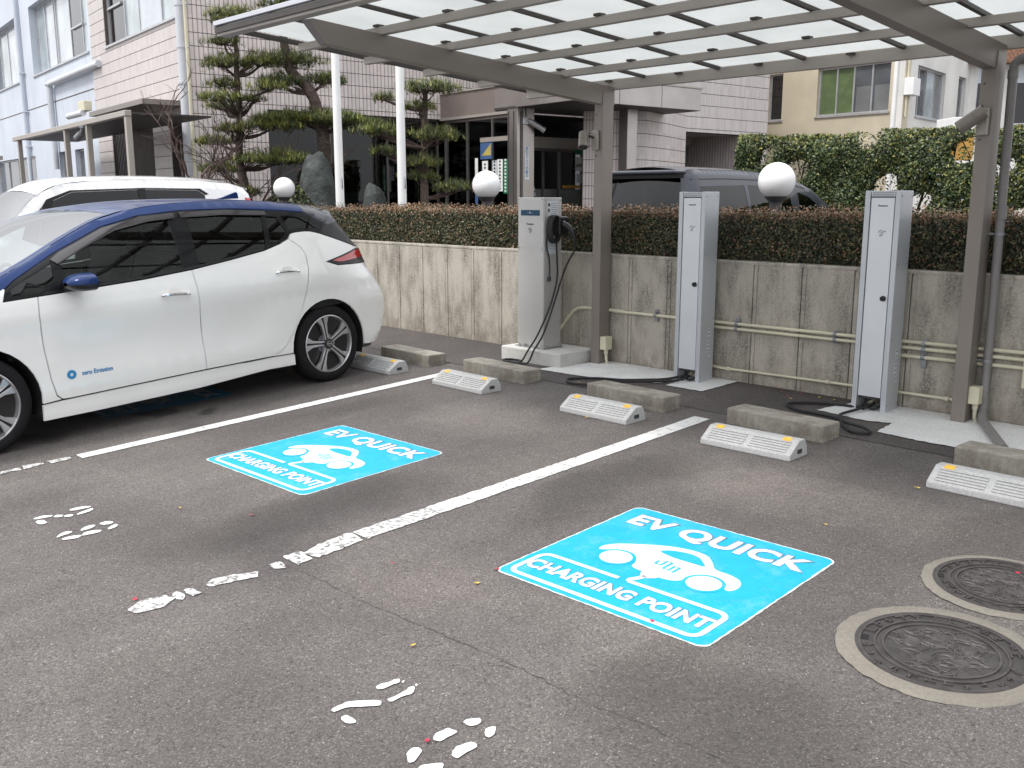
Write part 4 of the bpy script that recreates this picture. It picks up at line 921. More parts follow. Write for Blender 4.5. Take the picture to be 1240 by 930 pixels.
class Car:
    """body described by a side silhouette; every side piece is a polygon in (s,z) wrapped on the body surface"""
    def __init__(c, root, hw, base, sil, Rr=.07): c.root = root; c.hw = hw; c.base = base; c.sil = sil; c.R = Rr; c.A = np.array(sil[:-1]); c.B = np.array(sil[1:])
    def dist(c, s, z):
        p = np.array((s, z)); d = c.B-c.A; t = np.clip(((p-c.A)*d).sum(1)/(d*d).sum(1), 0, 1); q = c.A+d*t[:, None]; return float(np.min(np.hypot(*(p-q).T)))
    def w(c, s, z):
        d = min(1.0, c.dist(s, z)/c.R); return c.hw+c.base(s, z)-c.R*(1-math.sqrt(max(0, 1-(1-d)**2)))
    def panel(c, name, poly, mat, parent=None, off=0, gap=.004, holes=(), step=.06, rim=.018, sides=(1, -1), smooth_poly_n=0, label=None):
        poly = shrink(poly, gap) if gap else poly
        bd = resample(poly, step); hs = [resample(h, step) for h in holes]
        vs = list(bd); ed = [(i, (i+1) % len(bd)) for i in range(len(bd))]
        for h in hs:
            b0 = len(vs); vs += h; ed += [(b0+i, b0+(i+1) % len(h)) for i in range(len(h))]
        xs = [p[0] for p in bd]; ys = [p[1] for p in bd]; x = min(xs)+step*.5
        k = 0
        while x < max(xs):
            y = min(ys)+step*(.5 if k % 2 else .95)
            while y < max(ys):
                if in_poly((x, y), bd) and not any(in_poly((x, y), h) for h in hs):
                    if min(math.dist((x, y), q) for q in vs[:len(bd)+sum(map(len, hs))]) > step*.45: vs.append((x, y))
                y += step
            x += step*.9; k += 1
        r = delaunay_2d_cdt([Vector(v) for v in vs], ed, [], 0, 1e-6); V2, F = r[0], r[2]
        keep = []
        for f in F:
            cx = sum(V2[i][0] for i in f)/3; cy = sum(V2[i][1] for i in f)/3
            if in_poly((cx, cy), bd) and not any(in_poly((cx, cy), h) for h in hs): keep.append(f)
        out = []
        for sd_ in sides:
            P = []; N = []
            e = .004
            for v in V2:
                s_, z_ = v[0], v[1]; w0 = c.w(s_, z_); ds = (c.w(s_+e, z_)-c.w(s_-e, z_))/(2*e); dz = (c.w(s_, z_+e)-c.w(s_, z_-e))/(2*e)
                ds = max(-4, min(4, ds)); dz = max(-4, min(4, dz))
                n_ = Vector((-ds, 1, -dz)).normalized(); P.append(Vector((s_, w0, z_))+n_*off); N.append(n_)
            Fc = []
            for f in keep:
                a, b, d_ = (P[i] for i in f); nn = (b-a).cross(d_-a); Fc.append(tuple(f) if nn.dot(N[f[0]]) > 0 else tuple(f)[::-1])
            nb = len(P)
            # turned-in rim
            cnt = {}
            for f in Fc:
                for i in range(3):
                    k_ = (f[i], f[(i+1) % 3]); cnt[k_] = 1
            be = [k_ for k_ in cnt if (k_[1], k_[0]) not in cnt]
            P2 = list(P); N2 = list(N); mp = {}
            for a, b in be:
                for i in (a, b):
                    if i not in mp: mp[i] = len(P2); P2.append(P[i]); P2.append(P[i]-N[i]*rim); N2 += [N[i], N[i]]
                Fc.append((mp[b], mp[a], mp[a]+1, mp[b]+1))
            if sd_ < 0:
                P2 = [Vector((p.x, -p.y, p.z)) for p in P2]; N2 = [Vector((p.x, -p.y, p.z)) for p in N2]; Fc = [f[::-1] for f in Fc]
            me = bpy.data.meshes.new(name); me.from_pydata([tuple(p) for p in P2], [], Fc); me.materials.append(M[mat]); me.update()
            me.polygons.foreach_set('use_smooth', [True]*len(me.polygons)); me.normals_split_custom_set_from_vertices([tuple(n_) for n_ in N2])
            o = bpy.data.objects.new(name, me); C.objects.link(o); o.parent = parent[0 if sd_ > 0 else 1] if isinstance(parent, list) else (parent or c.root)
            if label and sd_ > 0: o['label'] = label
            out.append(o)
        return out if len(out) > 1 else out[0]
    def skin(c, name, prof, mat, bulge, parent=None, v0=-1, v1=1, nv=14, off=0, pw=2.0, ease=None):
        """centre strip between the two sides along profile points (s,z)"""
        pts = catmull(prof, 5, False); P = []; n = len(pts)
        bl = catmull([(b, 0) for b in bulge], 5, False)
        for i, p in enumerate(pts):
            a = Vector(pts[max(i-1, 0)]); b = Vector(pts[min(i+1, n-1)]); d = (b-a).normalized(); nn = Vector((-d.y, d.x))   # profile runs front to back? sign fixed below
            if nn.dot(Vector((p[0]-1.35, p[1]-.6))) < 0: nn = -nn
            half = c.hw+c.base(p[0], p[1])-c.R
            for k in range(nv+1):
                v = v0+(v1-v0)*k/nv; q = Vector(p)+nn*(bl[i][0]*(1-abs(v)**pw)+off); P.append((q.x, v*half, q.y))
        F = [(i*(nv+1)+k, i*(nv+1)+k+1, (i+1)*(nv+1)+k+1, (i+1)*(nv+1)+k) for i in range(n-1) for k in range(nv)]
        m = MB(); m.add(P, F); o = obj(name, m, mat, parent or c.root, smooth=True, angle=60); fix(o)
        # outward check
        s_ = sum((Vector(f.center)-Vector((1.35, 0, .6))).dot(f.normal) for f in o.data.polygons)
        if s_ < 0:
            bm = bmesh.new(); bm.from_mesh(o.data); bmesh.ops.reverse_faces(bm, faces=bm.faces); bm.to_mesh(o.data); bm.free()
        return o
def wheel(root, s, y, r, rr, sgn, style='double', wd=.21):
    w = bpy.data.objects.new('wheel', None); C.objects.link(w); w.parent = root; w.location = (s, y, r); w.empty_display_size = .1
    if sgn < 0: w.rotation_euler = (0, 0, PI)
    # outer face towards +y
    m = MB(); t2 = wd
    m.lathe([(rr, -t2), (rr+.02, -t2-.004), (r-.035, -t2), (r-.008, -t2+.02), (r, -t2+.045), (r, -.045), (r-.008, -.02), (r-.03, -.004), (rr+.03, .0), (rr+.008, -.006), (rr, -.012)], n=56, axis='y')
    fix(obj('tyre', m, 'tyre', w, smooth=True, angle=50))
    m = MB(); m.lathe([(rr+.002, -.008), (rr-.006, -.004), (rr-.012, -.012), (rr-.016, -.05), (rr-.03, -.12), (rr-.035, -t2+.02)], n=56, axis='y'); rim = fix(obj('rim', m, 'rim_silver', w, smooth=True, angle=50))
    m = MB(); m.lathe([(rr-.014, -.045), (rr-.03, -.05), (.0001, -.06)], n=40, axis='y'); obj('rim_back', m, 'rim_black', rim, smooth=True)
    m = MB(); m.lathe([(.14, -.059), (.14, -.056), (.03, -.056)], n=32, axis='y'); obj('brake_disc', m, 'steel_grey', rim)
    for k in range(5):
        a0 = 2*PI*k/5+.10
        def pp(rad, off_, y_): a = a0; return (rad*math.cos(a)-off_*math.sin(a), y_, rad*math.sin(a)+off_*math.cos(a))
        if style == 'double':
            ro = rr-.010
            outer = [(.035, .022), (.09, .020), (.16, .028), (ro-.012, .058), (ro, .070)]
            inner = [(.035, .006), (.09, .0055), (.16, .0065), (ro-.012, .010), (ro, .011)]
            for sg in (1, -1):
                top = [pp(a, b*sg, -.012 if a > .1 else -.018) for a, b in outer]+[pp(a, b*sg, -.014 if a > .1 else -.020) for a, b in inner[::-1]]
                bot = [(x, y_-.03, z) for x, y_, z in top]; n = len(top); m = MB()
                m.add(top+bot, [tuple(range(n)), tuple(range(2*n-1, n-1, -1))]+[(i, n+i, n+(i+1) % n, (i+1) % n) for i in range(n)]); fix(obj('spoke', m, 'rim_silver', rim, .002))
            top = [pp(a, b, -.020) for a, b in inner]+[pp(a, -b, -.020) for a, b in inner[::-1]]; m = MB(); m.add(top, [tuple(range(len(top)))]); obj('spoke_groove', m, 'rim_black', rim)
        else:
            m = MB(); m.beam(pp(.02, 0, -.02), pp(rr-.01, 0, -.02), .03, .05, up=(0, 1, 0)); obj('spoke', m, 'rim_silver', rim, .004)
    m = MB(); m.lathe([(.042, -.03), (.042, -.014), (.036, -.010), (.0001, -.010)], n=24, axis='y'); cp = fix(obj('hub_cap', m, 'rim_black', rim, smooth=True))
    m = MB(); m.lathe([(.024, -.0095), (.024, -.007), (.019, -.007), (.019, -.0095)], n=24, axis='y'); m.box(-.026, .026, -.0095, -.0065, -.005, .005); fix(obj('badge', m, 'chrome', cp))
    m = MB()
    for k in range(5): a = 2*PI*k/5+.73; m.cyl((.060*math.cos(a), -.030, .060*math.sin(a)), (.060*math.cos(a), -.024, .060*math.sin(a)), .010, n=10)
    obj('wheel_nut', m, 'steel_grey', rim)
    return w
def arch(cx, cz, r, a0, a1, n=18): return [(cx+r*math.cos(R(a0+(a1-a0)*k/n)), cz+r*math.sin(R(a0+(a1-a0)*k/n))) for k in range(n+1)]
def well(root, cx, cz, r, yi, yo):
    for sg in (1, -1):
        m = MB(); P = []
        for a in np.linspace(-.35, PI+.35, 24): P += [(cx+r*math.cos(a), yi*sg, cz+r*math.sin(a)), (cx+r*math.cos(a), yo*sg, cz+r*math.sin(a))]
        m.add(P, [(2*i, 2*i+1, 2*i+3, 2*i+2) for i in range(23)]); k = len(m.v)
        m.add([(cx+r*math.cos(a), yi*sg, cz+r*math.sin(a)) for a in np.linspace(-.35, PI+.35, 24)], [tuple(range(24))]); obj('wheel_arch_liner', m, 'under_black', root)
def seat(root, s, y, z=.35):
    m = MB(); m.box(s-.25, s+.25, y-.25, y+.25, z, z+.25); m.beam((s-.22, y, z+.2), (s-.42, y, z+.78), .46, .14, up=(1, 0, 0)); m.box(s-.50, s-.42, y-.12, y+.12, z+.8, z+.98)
    o = obj('seat', m, 'seat_cloth', root, .04, seg=3); return o

# ---- white and blue electric hatchback
th = R(5); CX, CY = -6.62, 4.34; HWL = .895
rootc = thing('hatchback_car', 'white electric hatchback with dark blue roof and black windows parked nose out', 'car')
fwd = Vector((math.sin(th), -math.cos(th))); lat = Vector((math.cos(th), math.sin(th)))
cc = Vector((CX, CY))-lat*(HWL-.012)
rootc.location = (cc.x, cc.y, gz(cc.y)); pitch = math.atan(GY)
zr = math.atan2(fwd.y, fwd.x)
rootc.rotation_euler = (0, pitch*math.cos(th), zr)
def leaf_base(s, z):
    w = 0.0
    if z > .92: w -= .27*(z-.92)+.22*(z-.92)**2
    elif z > .74: w += .010*math.sin((z-.74)/.18*PI)
    elif z > .40: w -= .016*math.sin((z-.40)/.34*PI)*max(0, min(1, (s-.45)/.3))*max(0, min(1, (2.3-s)/.3))
    if z < .34: w -= .10*(.34-z)
    k = max(0, min(1, (z-.62)/.38)); k = k*k*(3-2*k)
    if s < .15: w -= k*(.36*(.15-s)**2 + .5*max(0, -.35-s)**2) + (1-k)*(.10*max(0, -.05-s)**2+.55*max(0, -.40-s)**2)
    if s > 2.6: w -= .22*(s-2.6)**2
    return w
sil = [(3.10, .16), (3.42, .20), (3.52, .45), (3.48, .68), (3.36, .80), (3.05, .915), (2.75, .995), (2.52, 1.065), (2.25, 1.185), (2.0, 1.305), (1.75, 1.41), (1.5, 1.468), (1.2, 1.498), (.9, 1.506), (.6, 1.500), (.3, 1.480), (.05, 1.452), (-.14, 1.420), (-.29, 1.385), (-.40, 1.24), (-.51, 1.13), (-.60, 1.06), (-.64, .95), (-.70, .80), (-.73, .64), (-.73, .50), (-.66, .34), (-.52, .215), (-.46, .20)]
car = Car(rootc, HWL, leaf_base, sil, .075)
shell = [(2.32, .26), (2.32, .95), (1.2, 1.02), (.3, 1.18), (-.1, 1.18), (-.45, 1.04), (-.55, .8), (-.55, .66), (.55, .60), (.55, .28)]
car.panel('inner_shell', shell, 'under_black', off=-.022, gap=0, step=.12, rim=.002)
door_f = [(2.275, .967), (2.289, .853), (2.285, .64), (2.262, .42), (2.238, .315), (2.205, .284), (2.15, .282), (1.145, .302), (1.158, .812), (1.172, 1.035), (1.548, 1.003), (1.9, .985)]
door_r = [(1.172, 1.035), (1.158, .812), (1.145, .302), (.571, .305), (.500, .325), (.426, .379), (.35, .475), (.282, .599), (.225, .72), (.191, .844), (.165, .95), (.158, 1.061), (.185, 1.12), (.28, 1.195), (.367, 1.162), (.529, 1.121), (.85, 1.075)]
fd = car.panel('door', door_f, 'car_white', step=.07, label='white front door')
rd = car.panel('door', door_r, 'car_white', step=.07, label='white rear door')
quarter = [(.28, 1.195), (.185, 1.12), (.158, 1.061), (.165, .95), (.191, .844), (.225, .72), (.282, .599), (.35, .475), (.426, .379), (.500, .325), (.571, .305), (.40, .298), (.364, .30)]+arch(0, .319, .368, 0, 180)+[(-.368, .30), (-.372, .262), (-.46, .255), (-.54, .265), (-.67, .36), (-.73, .50), (-.73, .64), (-.70, .80), (-.655, .93), (-.157, .952), (-.033, .99), (-.453, 1.056), (-.60, 1.052), (-.598, 1.062), (-.453, 1.083), (-.034, 1.218), (.05, 1.238), (.108, 1.242), (.19, 1.240), (.248, 1.231)]
car.panel('rear_quarter', quarter, 'car_white', step=.06)
car.panel('tail_lamp', [(-.033, .99), (-.157, .952), (-.655, .93), (-.60, 1.052), (-.453, 1.056)], 'car_trim', off=.004, gap=.001, step=.05)
car.panel('lamp_lens', [(-.10, .990), (-.20, .972), (-.628, .985), (-.597, 1.046), (-.453, 1.048)], 'lamp_red', off=.008, gap=.001, step=.05)
fender = [(2.289, .853), (2.285, .64), (2.262, .42), (2.238, .315), (2.205, .284), (2.33, .275), (2.335, .22)]+[(2.334, .30)]+arch(2.70, .319, .366, 180, 0)+[(3.066, .18), (3.10, .16), (3.42, .20), (3.52, .45), (3.48, .68), (3.36, .80), (3.05, .915), (2.75, .995), (2.52, 1.065), (2.44, 1.10), (2.50, .957), (2.275, .967)]
fender = [(2.289, .853), (2.285, .64), (2.262, .42), (2.238, .315), (2.205, .284), (2.30, .276), (2.334, .274)]+arch(2.70, .319, .368, 186, 0)+[(3.07, .18), (3.10, .16), (3.42, .20), (3.52, .45), (3.48, .68), (3.36, .80), (3.05, .915), (2.75, .995), (2.52, 1.065), (2.455, 1.03), (2.485, .957), (2.275, .967)]
car.panel('front_fender', fender, 'car_white', step=.07)
car.panel('side_skirt', [(2.34, .160), (2.338, .270), (2.2, .277), (1.145, .297), (.571, .300), (.36, .294), (.350, .200), (.60, .205), (1.2, .172), (2.0, .160)], 'car_white', off=.004, step=.07)
car.panel('headlight', [(3.36, .79), (3.05, .905), (2.85, .93), (3.05, .80), (3.38, .70)], 'lamp_clear', off=.006, step=.07)
# black greenhouse with window openings
g_front = [(2.085, 1.035), (2.082, 1.155), (1.90, 1.245), (1.66, 1.345), (1.40, 1.385), (1.235, 1.395), (1.222, 1.045), (1.42, 1.022), (1.80, 1.012)]
g_rear = [(1.105, 1.058), (1.09, 1.400), (.80, 1.405), (.455, 1.385), (.505, 1.142), (.80, 1.100)]
g_tri = [(.415, 1.378), (.325, 1.362), (.275, 1.25), (.325, 1.205), (.46, 1.155)]
g_q = [(2.425, .985), (2.43, 1.02), (2.36, 1.062), (2.135, 1.165), (2.14, 1.06), (2.25, .988)]
house = [(2.485, .957), (2.455, 1.03), (2.389, 1.075), (2.09, 1.225), (1.744, 1.365), (1.45, 1.427), (1.1, 1.448), (.686, 1.440), (.318, 1.412), (.05, 1.384), (-.09, 1.300), (-.25, 1.200), (-.453, 1.087), (-.034, 1.221), (.05, 1.241), (.108, 1.245), (.19, 1.243), (.248, 1.234), (.28, 1.198), (.367, 1.165), (.529, 1.124), (.85, 1.078), (1.172, 1.038), (1.548, 1.006), (1.9, .988), (2.275, .970)]
car.panel('window_frame', house, 'car_trim', holes=[g_front, g_rear, g_tri, g_q], step=.06, gap=.0008, rim=.03)
car.panel('window', g_front, 'clear_glass', off=-.010, gap=-.006, step=.09, rim=.003)
car.panel('window', g_rear, 'privacy_glass', off=-.006, gap=-.006, step=.09, rim=.003)
car.panel('window', g_tri, 'privacy_glass', off=-.006, gap=-.006, step=.08, rim=.003)
car.panel('window', g_q, 'clear_glass', off=-.010, gap=-.006, step=.08, rim=.003)
car.panel('quarter_window', [(.285, 1.375), (.08, 1.345), (-.06, 1.255), (.04, 1.262), (.12, 1.268), (.20, 1.262), (.25, 1.26)], 'privacy_glass', off=.002, gap=0, step=.08, rim=.002)
car.panel('rain_visor', [(2.14, 1.18), (2.07, 1.222), (1.744, 1.355), (1.45, 1.415), (1.19, 1.432), (1.19, 1.395), (1.40, 1.382), (1.66, 1.335), (1.90, 1.240), (2.10, 1.150)], 'smoke_visor', off=.012, gap=0, step=.07, rim=.002)
car.panel('rain_visor', [(1.14, 1.434), (.80, 1.435), (.42, 1.410), (.42, 1.378), (.80, 1.398), (1.14, 1.397)], 'smoke_visor', off=.010, gap=0, step=.07, rim=.002)
car.panel('belt_moulding', [(2.24, .972), (1.9, .990), (1.548, 1.008), (1.172, 1.040), (.85, 1.080), (.529, 1.126), (.535, 1.138), (.85, 1.093), (1.172, 1.053), (1.548, 1.021), (1.9, 1.003), (2.22, .987)], 'black_plastic', off=.004, gap=0, step=.1, rim=.003)
rail = [(2.485, 1.028), (2.455, 1.037), (2.389, 1.082), (2.09, 1.232), (1.744, 1.371), (1.45, 1.432), (1.1, 1.453), (.686, 1.445), (.318, 1.417), (.05, 1.390), (.05, 1.452), (.3, 1.480), (.6, 1.500), (.9, 1.506), (1.2, 1.498), (1.5, 1.468), (1.75, 1.41), (2.0, 1.305), (2.25, 1.185), (2.52, 1.065)]
car.panel('roof_rail', rail, 'car_blue', gap=.0008, step=.06)
car.panel('spoiler_side', [(.05, 1.452), (.05, 1.390), (-.05, 1.330), (-.17, 1.275), (-.345, 1.305), (-.29, 1.385), (-.14, 1.420)], 'van_grey', gap=.001, off=.003, step=.06)
car.panel('hatch_pillar', [(-.20, 1.222), (-.453, 1.083), (-.598, 1.062), (-.60, 1.06), (-.51, 1.13), (-.40, 1.24), (-.345, 1.305), (-.17, 1.275), (-.09, 1.295)], 'car_trim', gap=.001, step=.06)
# centre skins
car.skin('front_bumper', [(3.10, .16), (3.42, .20), (3.52, .45), (3.48, .68), (3.36, .80)], 'car_white', [.05, .20, .24, .24, .22], pw=2.6)
car.skin('bonnet', [(3.36, .80), (3.05, .915), (2.75, .995), (2.52, 1.065)], 'car_white', [.22, .12, .085, .06], pw=2.6)
car.skin('windscreen', [(2.52, 1.065), (2.25, 1.185), (2.0, 1.305), (1.75, 1.41), (1.62, 1.445)], 'windscreen', [.06, .052, .042, .030, .024], v0=-.93, v1=.93)
for sg in (1, -1): car.skin('windscreen_pillar', [(2.52, 1.065), (2.25, 1.185), (2.0, 1.305), (1.75, 1.41), (1.62, 1.445)], 'car_blue', [.06, .052, .042, .030, .024], v0=.93*sg, v1=1.0*sg, nv=2)
car.skin('roof', [(1.62, 1.445), (1.5, 1.468), (1.2, 1.498), (.9, 1.506), (.6, 1.500), (.3, 1.480), (.05, 1.452)], 'car_blue', [.024, .020, .016, .014, .014, .014, .016], pw=2.4)
car.skin('spoiler', [(.05, 1.452), (-.14, 1.420), (-.29, 1.385), (-.33, 1.33)], 'car_trim', [.016, .022, .04, .05])
car.skin('rear_window', [(-.31, 1.345), (-.40, 1.24), (-.51, 1.13), (-.60, 1.06)], 'privacy_glass', [.06, .07, .08, .09])
car.skin('tailgate', [(-.60, 1.06), (-.64, .95), (-.70, .80), (-.73, .64)], 'car_white', [.09, .10, .12, .13], pw=2.6)
car.skin('rear_bumper', [(-.73, .64), (-.73, .50), (-.66, .34), (-.52, .215)], 'car_white', [.13, .13, .12, .10], pw=2.6)
# far-side and near-side fittings
for sg in (1, -1):
    for (s0, z0, dr) in ((1.345, .882, fd), (.376, .950, rd)):
        w0 = car.w(s0, z0)
        m = MB(); pts = [(s0-.105, (w0+.012), z0-.012), (s0-.08, w0+.034, z0-.006), (s0, w0+.038, z0+.002), (s0+.08, w0+.034, z0+.003), (s0+.105, w0+.012, z0-.002)]
        m.tube(catmull(pts, 3, False), .012, 8, [.010]+[.012]*11+[.010]); m.v = [(a, b*sg, c_) for a, b, c_ in m.v]; fix(obj('handle', m, 'chrome', dr[0 if sg > 0 else 1], smooth=True))
        m = MB(); m.lathe([(.0001, .012), (.03, .008), (.045, .001), (.048, -.004)], (0, 0, 0), 20, 'y'); m.v = [(a+s0, (-b*0+w0+.001+(.0))*sg, c_*.55+z0+.012) for a, b, c_ in m.v]; fix(obj('handle_recess', m, 'car_white', dr[0 if sg > 0 else 1], smooth=True))
    # door mirror
    w0 = car.w(2.12, 1.0)
    mir = bpy.data.objects.new('door_mirror', None); C.objects.link(mir); mir.parent = rootc; mir.location = (2.06, (w0+.13)*sg, 1.035)
    prof = [(.0, .0), (.35, .60), (.7, .92), (1, 1), (1.3, .93), (1.55, .80)]
    for nm, mt, zlo, zhi in (('mirror_cap', 'car_blue', -.005, .058), ('mirror_base', 'black_plastic', -.058, -.004)):
        m = MB(); P = []; nu, nv = 12, 12
        for i in range(nu+1):
            u = i/nu; xx = .085-.16*u; sc = math.sqrt(max(0, 1-(1-min(1, u*1.35+.02))**2))
            for k in range(nv+1):
                a = PI*k/nv; yy = .135*math.cos(a)*sc*(1-.15*u); zz = (math.sin(a)**.6)*sc*(.062 if zlo > -.03 else -.052); P.append((xx, yy*sg, zz))
        m.add(P, [(i*(nv+1)+k, i*(nv+1)+k+1, (i+1)*(nv+1)+k+1, (i+1)*(nv+1)+k) for i in range(nu) for k in range(nv)])
        m.add([P[nu*(nv+1)+k] for k in range(nv+1)], [tuple(range(nv+1))]); fix(obj(nm, m, mt, mir, smooth=True, angle=50))
    m = MB(); m.add([(-.08, .115*math.cos(a)*sg, .052*math.sin(a)) for a in np.linspace(0, 2*PI, 20, endpoint=False)], [tuple(range(20))]); obj('mirror_glass', m, 'chrome', mir)
    m = MB(); m.beam((.0, -.06*sg, -.035), (.03, -.17*sg, -.055), .05, .03); obj('mirror_stalk', m, 'black_plastic', mir, .006)
m = MB(); P = []
for i in range(9):
    u = i/8; P.append((u*.17, 0, (u**1.7)*.0+.075*(1-(1-u)**.0) if 0 else .0))
fin = [(0.12, 0), (.05, .0), (-.10, .0), (-.10, .045), (-.085, .055), (-.04, .042), (.05, .014)]
m = MB(); n = len(fin); V = [(.28+a, w_*(1-.7*(b/.072)), 1.500+b) for w_ in (.018, -.018) for a, b in fin]; m.add(V, [tuple(range(n)), tuple(range(2*n-1, n-1, -1))]+[(i, n+i, n+(i+1) % n, (i+1) % n) for i in range(n)]); fix(obj('roof_aerial', m, 'car_blue', rootc, .004))
for s_ in (0, 2.70):
    for sg in (1, -1): wheel(rootc, s_, (HWL-.012)*sg, .319, .236, sg)
well(rootc, 0, .319, .372, .55, .862); well(rootc, 2.70, .319, .372, .55, .872)
m = MB(); m.box(-.5, 3.3, -.62, .62, .17, .34); m.box(.40, 2.30, -.84, .84, .19, .26); obj('underbody', m, 'under_black', rootc)
m = MB(); m.box(.5, 2.25, -.80, .80, .30, .34); m.box(2.15, 2.45, -.74, .74, .55, 1.02); m.box(-.45, .45, -.64, .64, .50, .95); obj('interior_trim', m, 'interior_dark', rootc, .02)
for s_, y in ((1.55, .36), (1.55, -.36), (.72, .38), (.72, -.38)): seat(rootc, s_, y)
m = MB(); m.lathe([(.17+.014*math.cos(a), .014*math.sin(a)) for a in np.linspace(0, 2*PI, 9)], (0, 0, 0), 28, 'x'); sw = obj('steering_wheel', m, 'black_plastic', rootc, smooth=True); sw.location = (2.02, -.36, .93); sw.rotation_euler[1] = R(-25)
text('lettering', 'zero Emission', .042, 'text_blue', fd[0], frame((1.955, car.w(1.95, .435)+.003, .433), (-1, 0, 0), (0, 0, 1)), .0012, 0, .9)
m = MB(); m.lathe([(.030, 0), (.030, .004), (.012, .004), (.012, 0)], (0, 0, 0), 20, 'y'); m.v = [(a+2.13, b+car.w(2.12, .437)+.001, c_+.437) for a, b, c_ in m.v]; fix(obj('blue_badge', m, 'text_blue', fd[0]))

# ---- generic van builder for the two vans beyond
def van(label, name, loc, rz, hw, base, sil, Rr, parts, skins, wheels, r=.30):
    t = thing(name, label, 'van', loc, rz); c = Car(t, hw, base, sil, Rr)
    for p in parts:
        nm, poly, mt = p[:3]; kw = p[3] if len(p) > 3 else {}
        c.panel(nm, poly, mt, **kw)
    for sk in skins: c.skin(*sk[:4], **(sk[4] if len(sk) > 4 else {}))
    for s_ in wheels:
        for sg in (1, -1): wheel(t, s_, (hw-.02)*sg, r, r*.68, sg, 'single', .18)
        well(t, s_, r, r+.05, hw-.3, hw-.06)
    m = MB(); m.box(sil[-1][0]+.1, sil[0][0]-.1, -hw+.2, hw-.2, .2, .5); obj('underbody', m, 'under_black', t)
    return t, c
# dark minivan seen over the hedge; s measured from its rear axle, length 4.7
def mv_base(s, z):
    w = 0
    if z > 1.0: w -= .10*(z-1.0)+.18*(z-1.0)**2
    if s < -.55: w -= .9*(-.55-s)**2
    if s > 3.0: w -= .28*(s-3.0)**2
    return w
msil = [(3.5, .2), (3.70, .4), (3.66, .80), (3.45, .98), (3.15, 1.06), (2.75, 1.34), (2.35, 1.56), (1.9, 1.69), (1.3, 1.755), (.6, 1.785), (0, 1.79), (-.5, 1.785), (-.76, 1.765), (-.80, 1.60), (-.86, 1.3), (-.90, 1.0), (-.92, .6), (-.86, .3), (-.7, .22)]
mroof = [(3.5, .2)]
win1 = [(-.58, 1.56), (.48, 1.585), (.50, 1.04), (-.60, 1.04)]
win2 = [(.56, 1.585), (1.62, 1.56), (1.72, 1.04), (.58, 1.04)]
win3 = [(1.86, 1.50), (2.15, 1.44), (2.45, 1.30), (2.62, 1.18), (2.72, 1.04), (1.90, 1.04)]
win4 = [(2.58, 1.29), (2.75, 1.20), (3.0, 1.07), (3.02, 1.04), (2.80, 1.04)]
body_side = [(3.5, .2), (3.70, .4), (3.66, .80), (3.45, .98), (3.15, 1.06), (2.75, 1.34), (2.35, 1.56), (1.9, 1.69), (1.3, 1.755), (.6, 1.785), (0, 1.79), (-.5, 1.785), (-.76, 1.765), (-.80, 1.60), (-.86, 1.3), (-.90, 1.0), (-.92, .6), (-.86, .3), (-.7, .22), (-.36, .22)]+arch(0, .32, .36, 180, 0)+[(.36, .22), (2.49, .22)]+arch(2.85, .32, .36, 180, 0)+[(3.21, .22)]
van('dark grey minivan seen over the clipped hedge, rear towards the carport', 'minivan', (-7.27-.865, 11.13, .238), PI/2, .865, mv_base, msil, .07,
    [('body_side', body_side, 'van_grey', dict(holes=[win1, win2, win3, win4], gap=0, step=.06)), ('window', win1, 'privacy_glass', dict(off=-.004, gap=-.004, rim=.003, step=.12)), ('window', win2, 'privacy_glass', dict(off=-.004, gap=-.004, rim=.003, step=.12)),
     ('window', win3, 'clear_glass', dict(off=-.006, gap=-.004, rim=.003, step=.12)), ('window', win4, 'clear_glass', dict(off=-.006, gap=-.004, rim=.003, step=.12)),
     ('drip_rail', [(-.72, 1.655), (0, 1.672), (.9, 1.665), (1.6, 1.635), (2.1, 1.56), (2.1, 1.548), (1.6, 1.622), (.9, 1.652), (0, 1.659), (-.72, 1.642)], 'car_trim', dict(off=.004, gap=0, rim=.003, step=.2)),
     ('tail_lamp', [(-.70, 1.15), (-.88, 1.12), (-.90, .75), (-.72, .75)], 'lamp_red', dict(off=.006, gap=0, step=.1))],
    [('front_bumper', [(3.5, .2), (3.70, .4), (3.66, .80), (3.45, .98)], 'van_grey', [.1, .18, .18, .16]), ('bonnet', [(3.45, .98), (3.3, 1.03), (3.15, 1.06)], 'van_grey', [.16, .10, .08]),
     ('windscreen', [(3.15, 1.06), (2.75, 1.34), (2.35, 1.56), (2.1, 1.635)], 'windscreen', [.08, .07, .06, .05]),
     ('roof', [(2.1, 1.635), (1.9, 1.69), (1.3, 1.755), (.6, 1.785), (0, 1.79), (-.5, 1.785), (-.76, 1.765)], 'van_grey', [.05, .05, .05, .05, .05, .05, .05]),
     ('rear_window', [(-.775, 1.70), (-.80, 1.60), (-.86, 1.3), (-.89, 1.06)], 'privacy_glass', [.06, .06, .07, .08]),
     ('tailgate', [(-.89, 1.06), (-.92, .6), (-.86, .3)], 'van_grey', [.08, .09, .08])], [0, 2.85], .32)
# spoiler over the rear window
mv = bpy.data.objects['minivan']
m = MB(); m.box(-1.02, -.74, -.66, .66, 1.715, 1.765); obj('rear_spoiler', m, 'van_grey', mv, .02)
m = MB(); m.box(-.90, -.80, -.66, .66, 1.665, 1.712); obj('spoiler_shade', m, 'car_trim', mv)
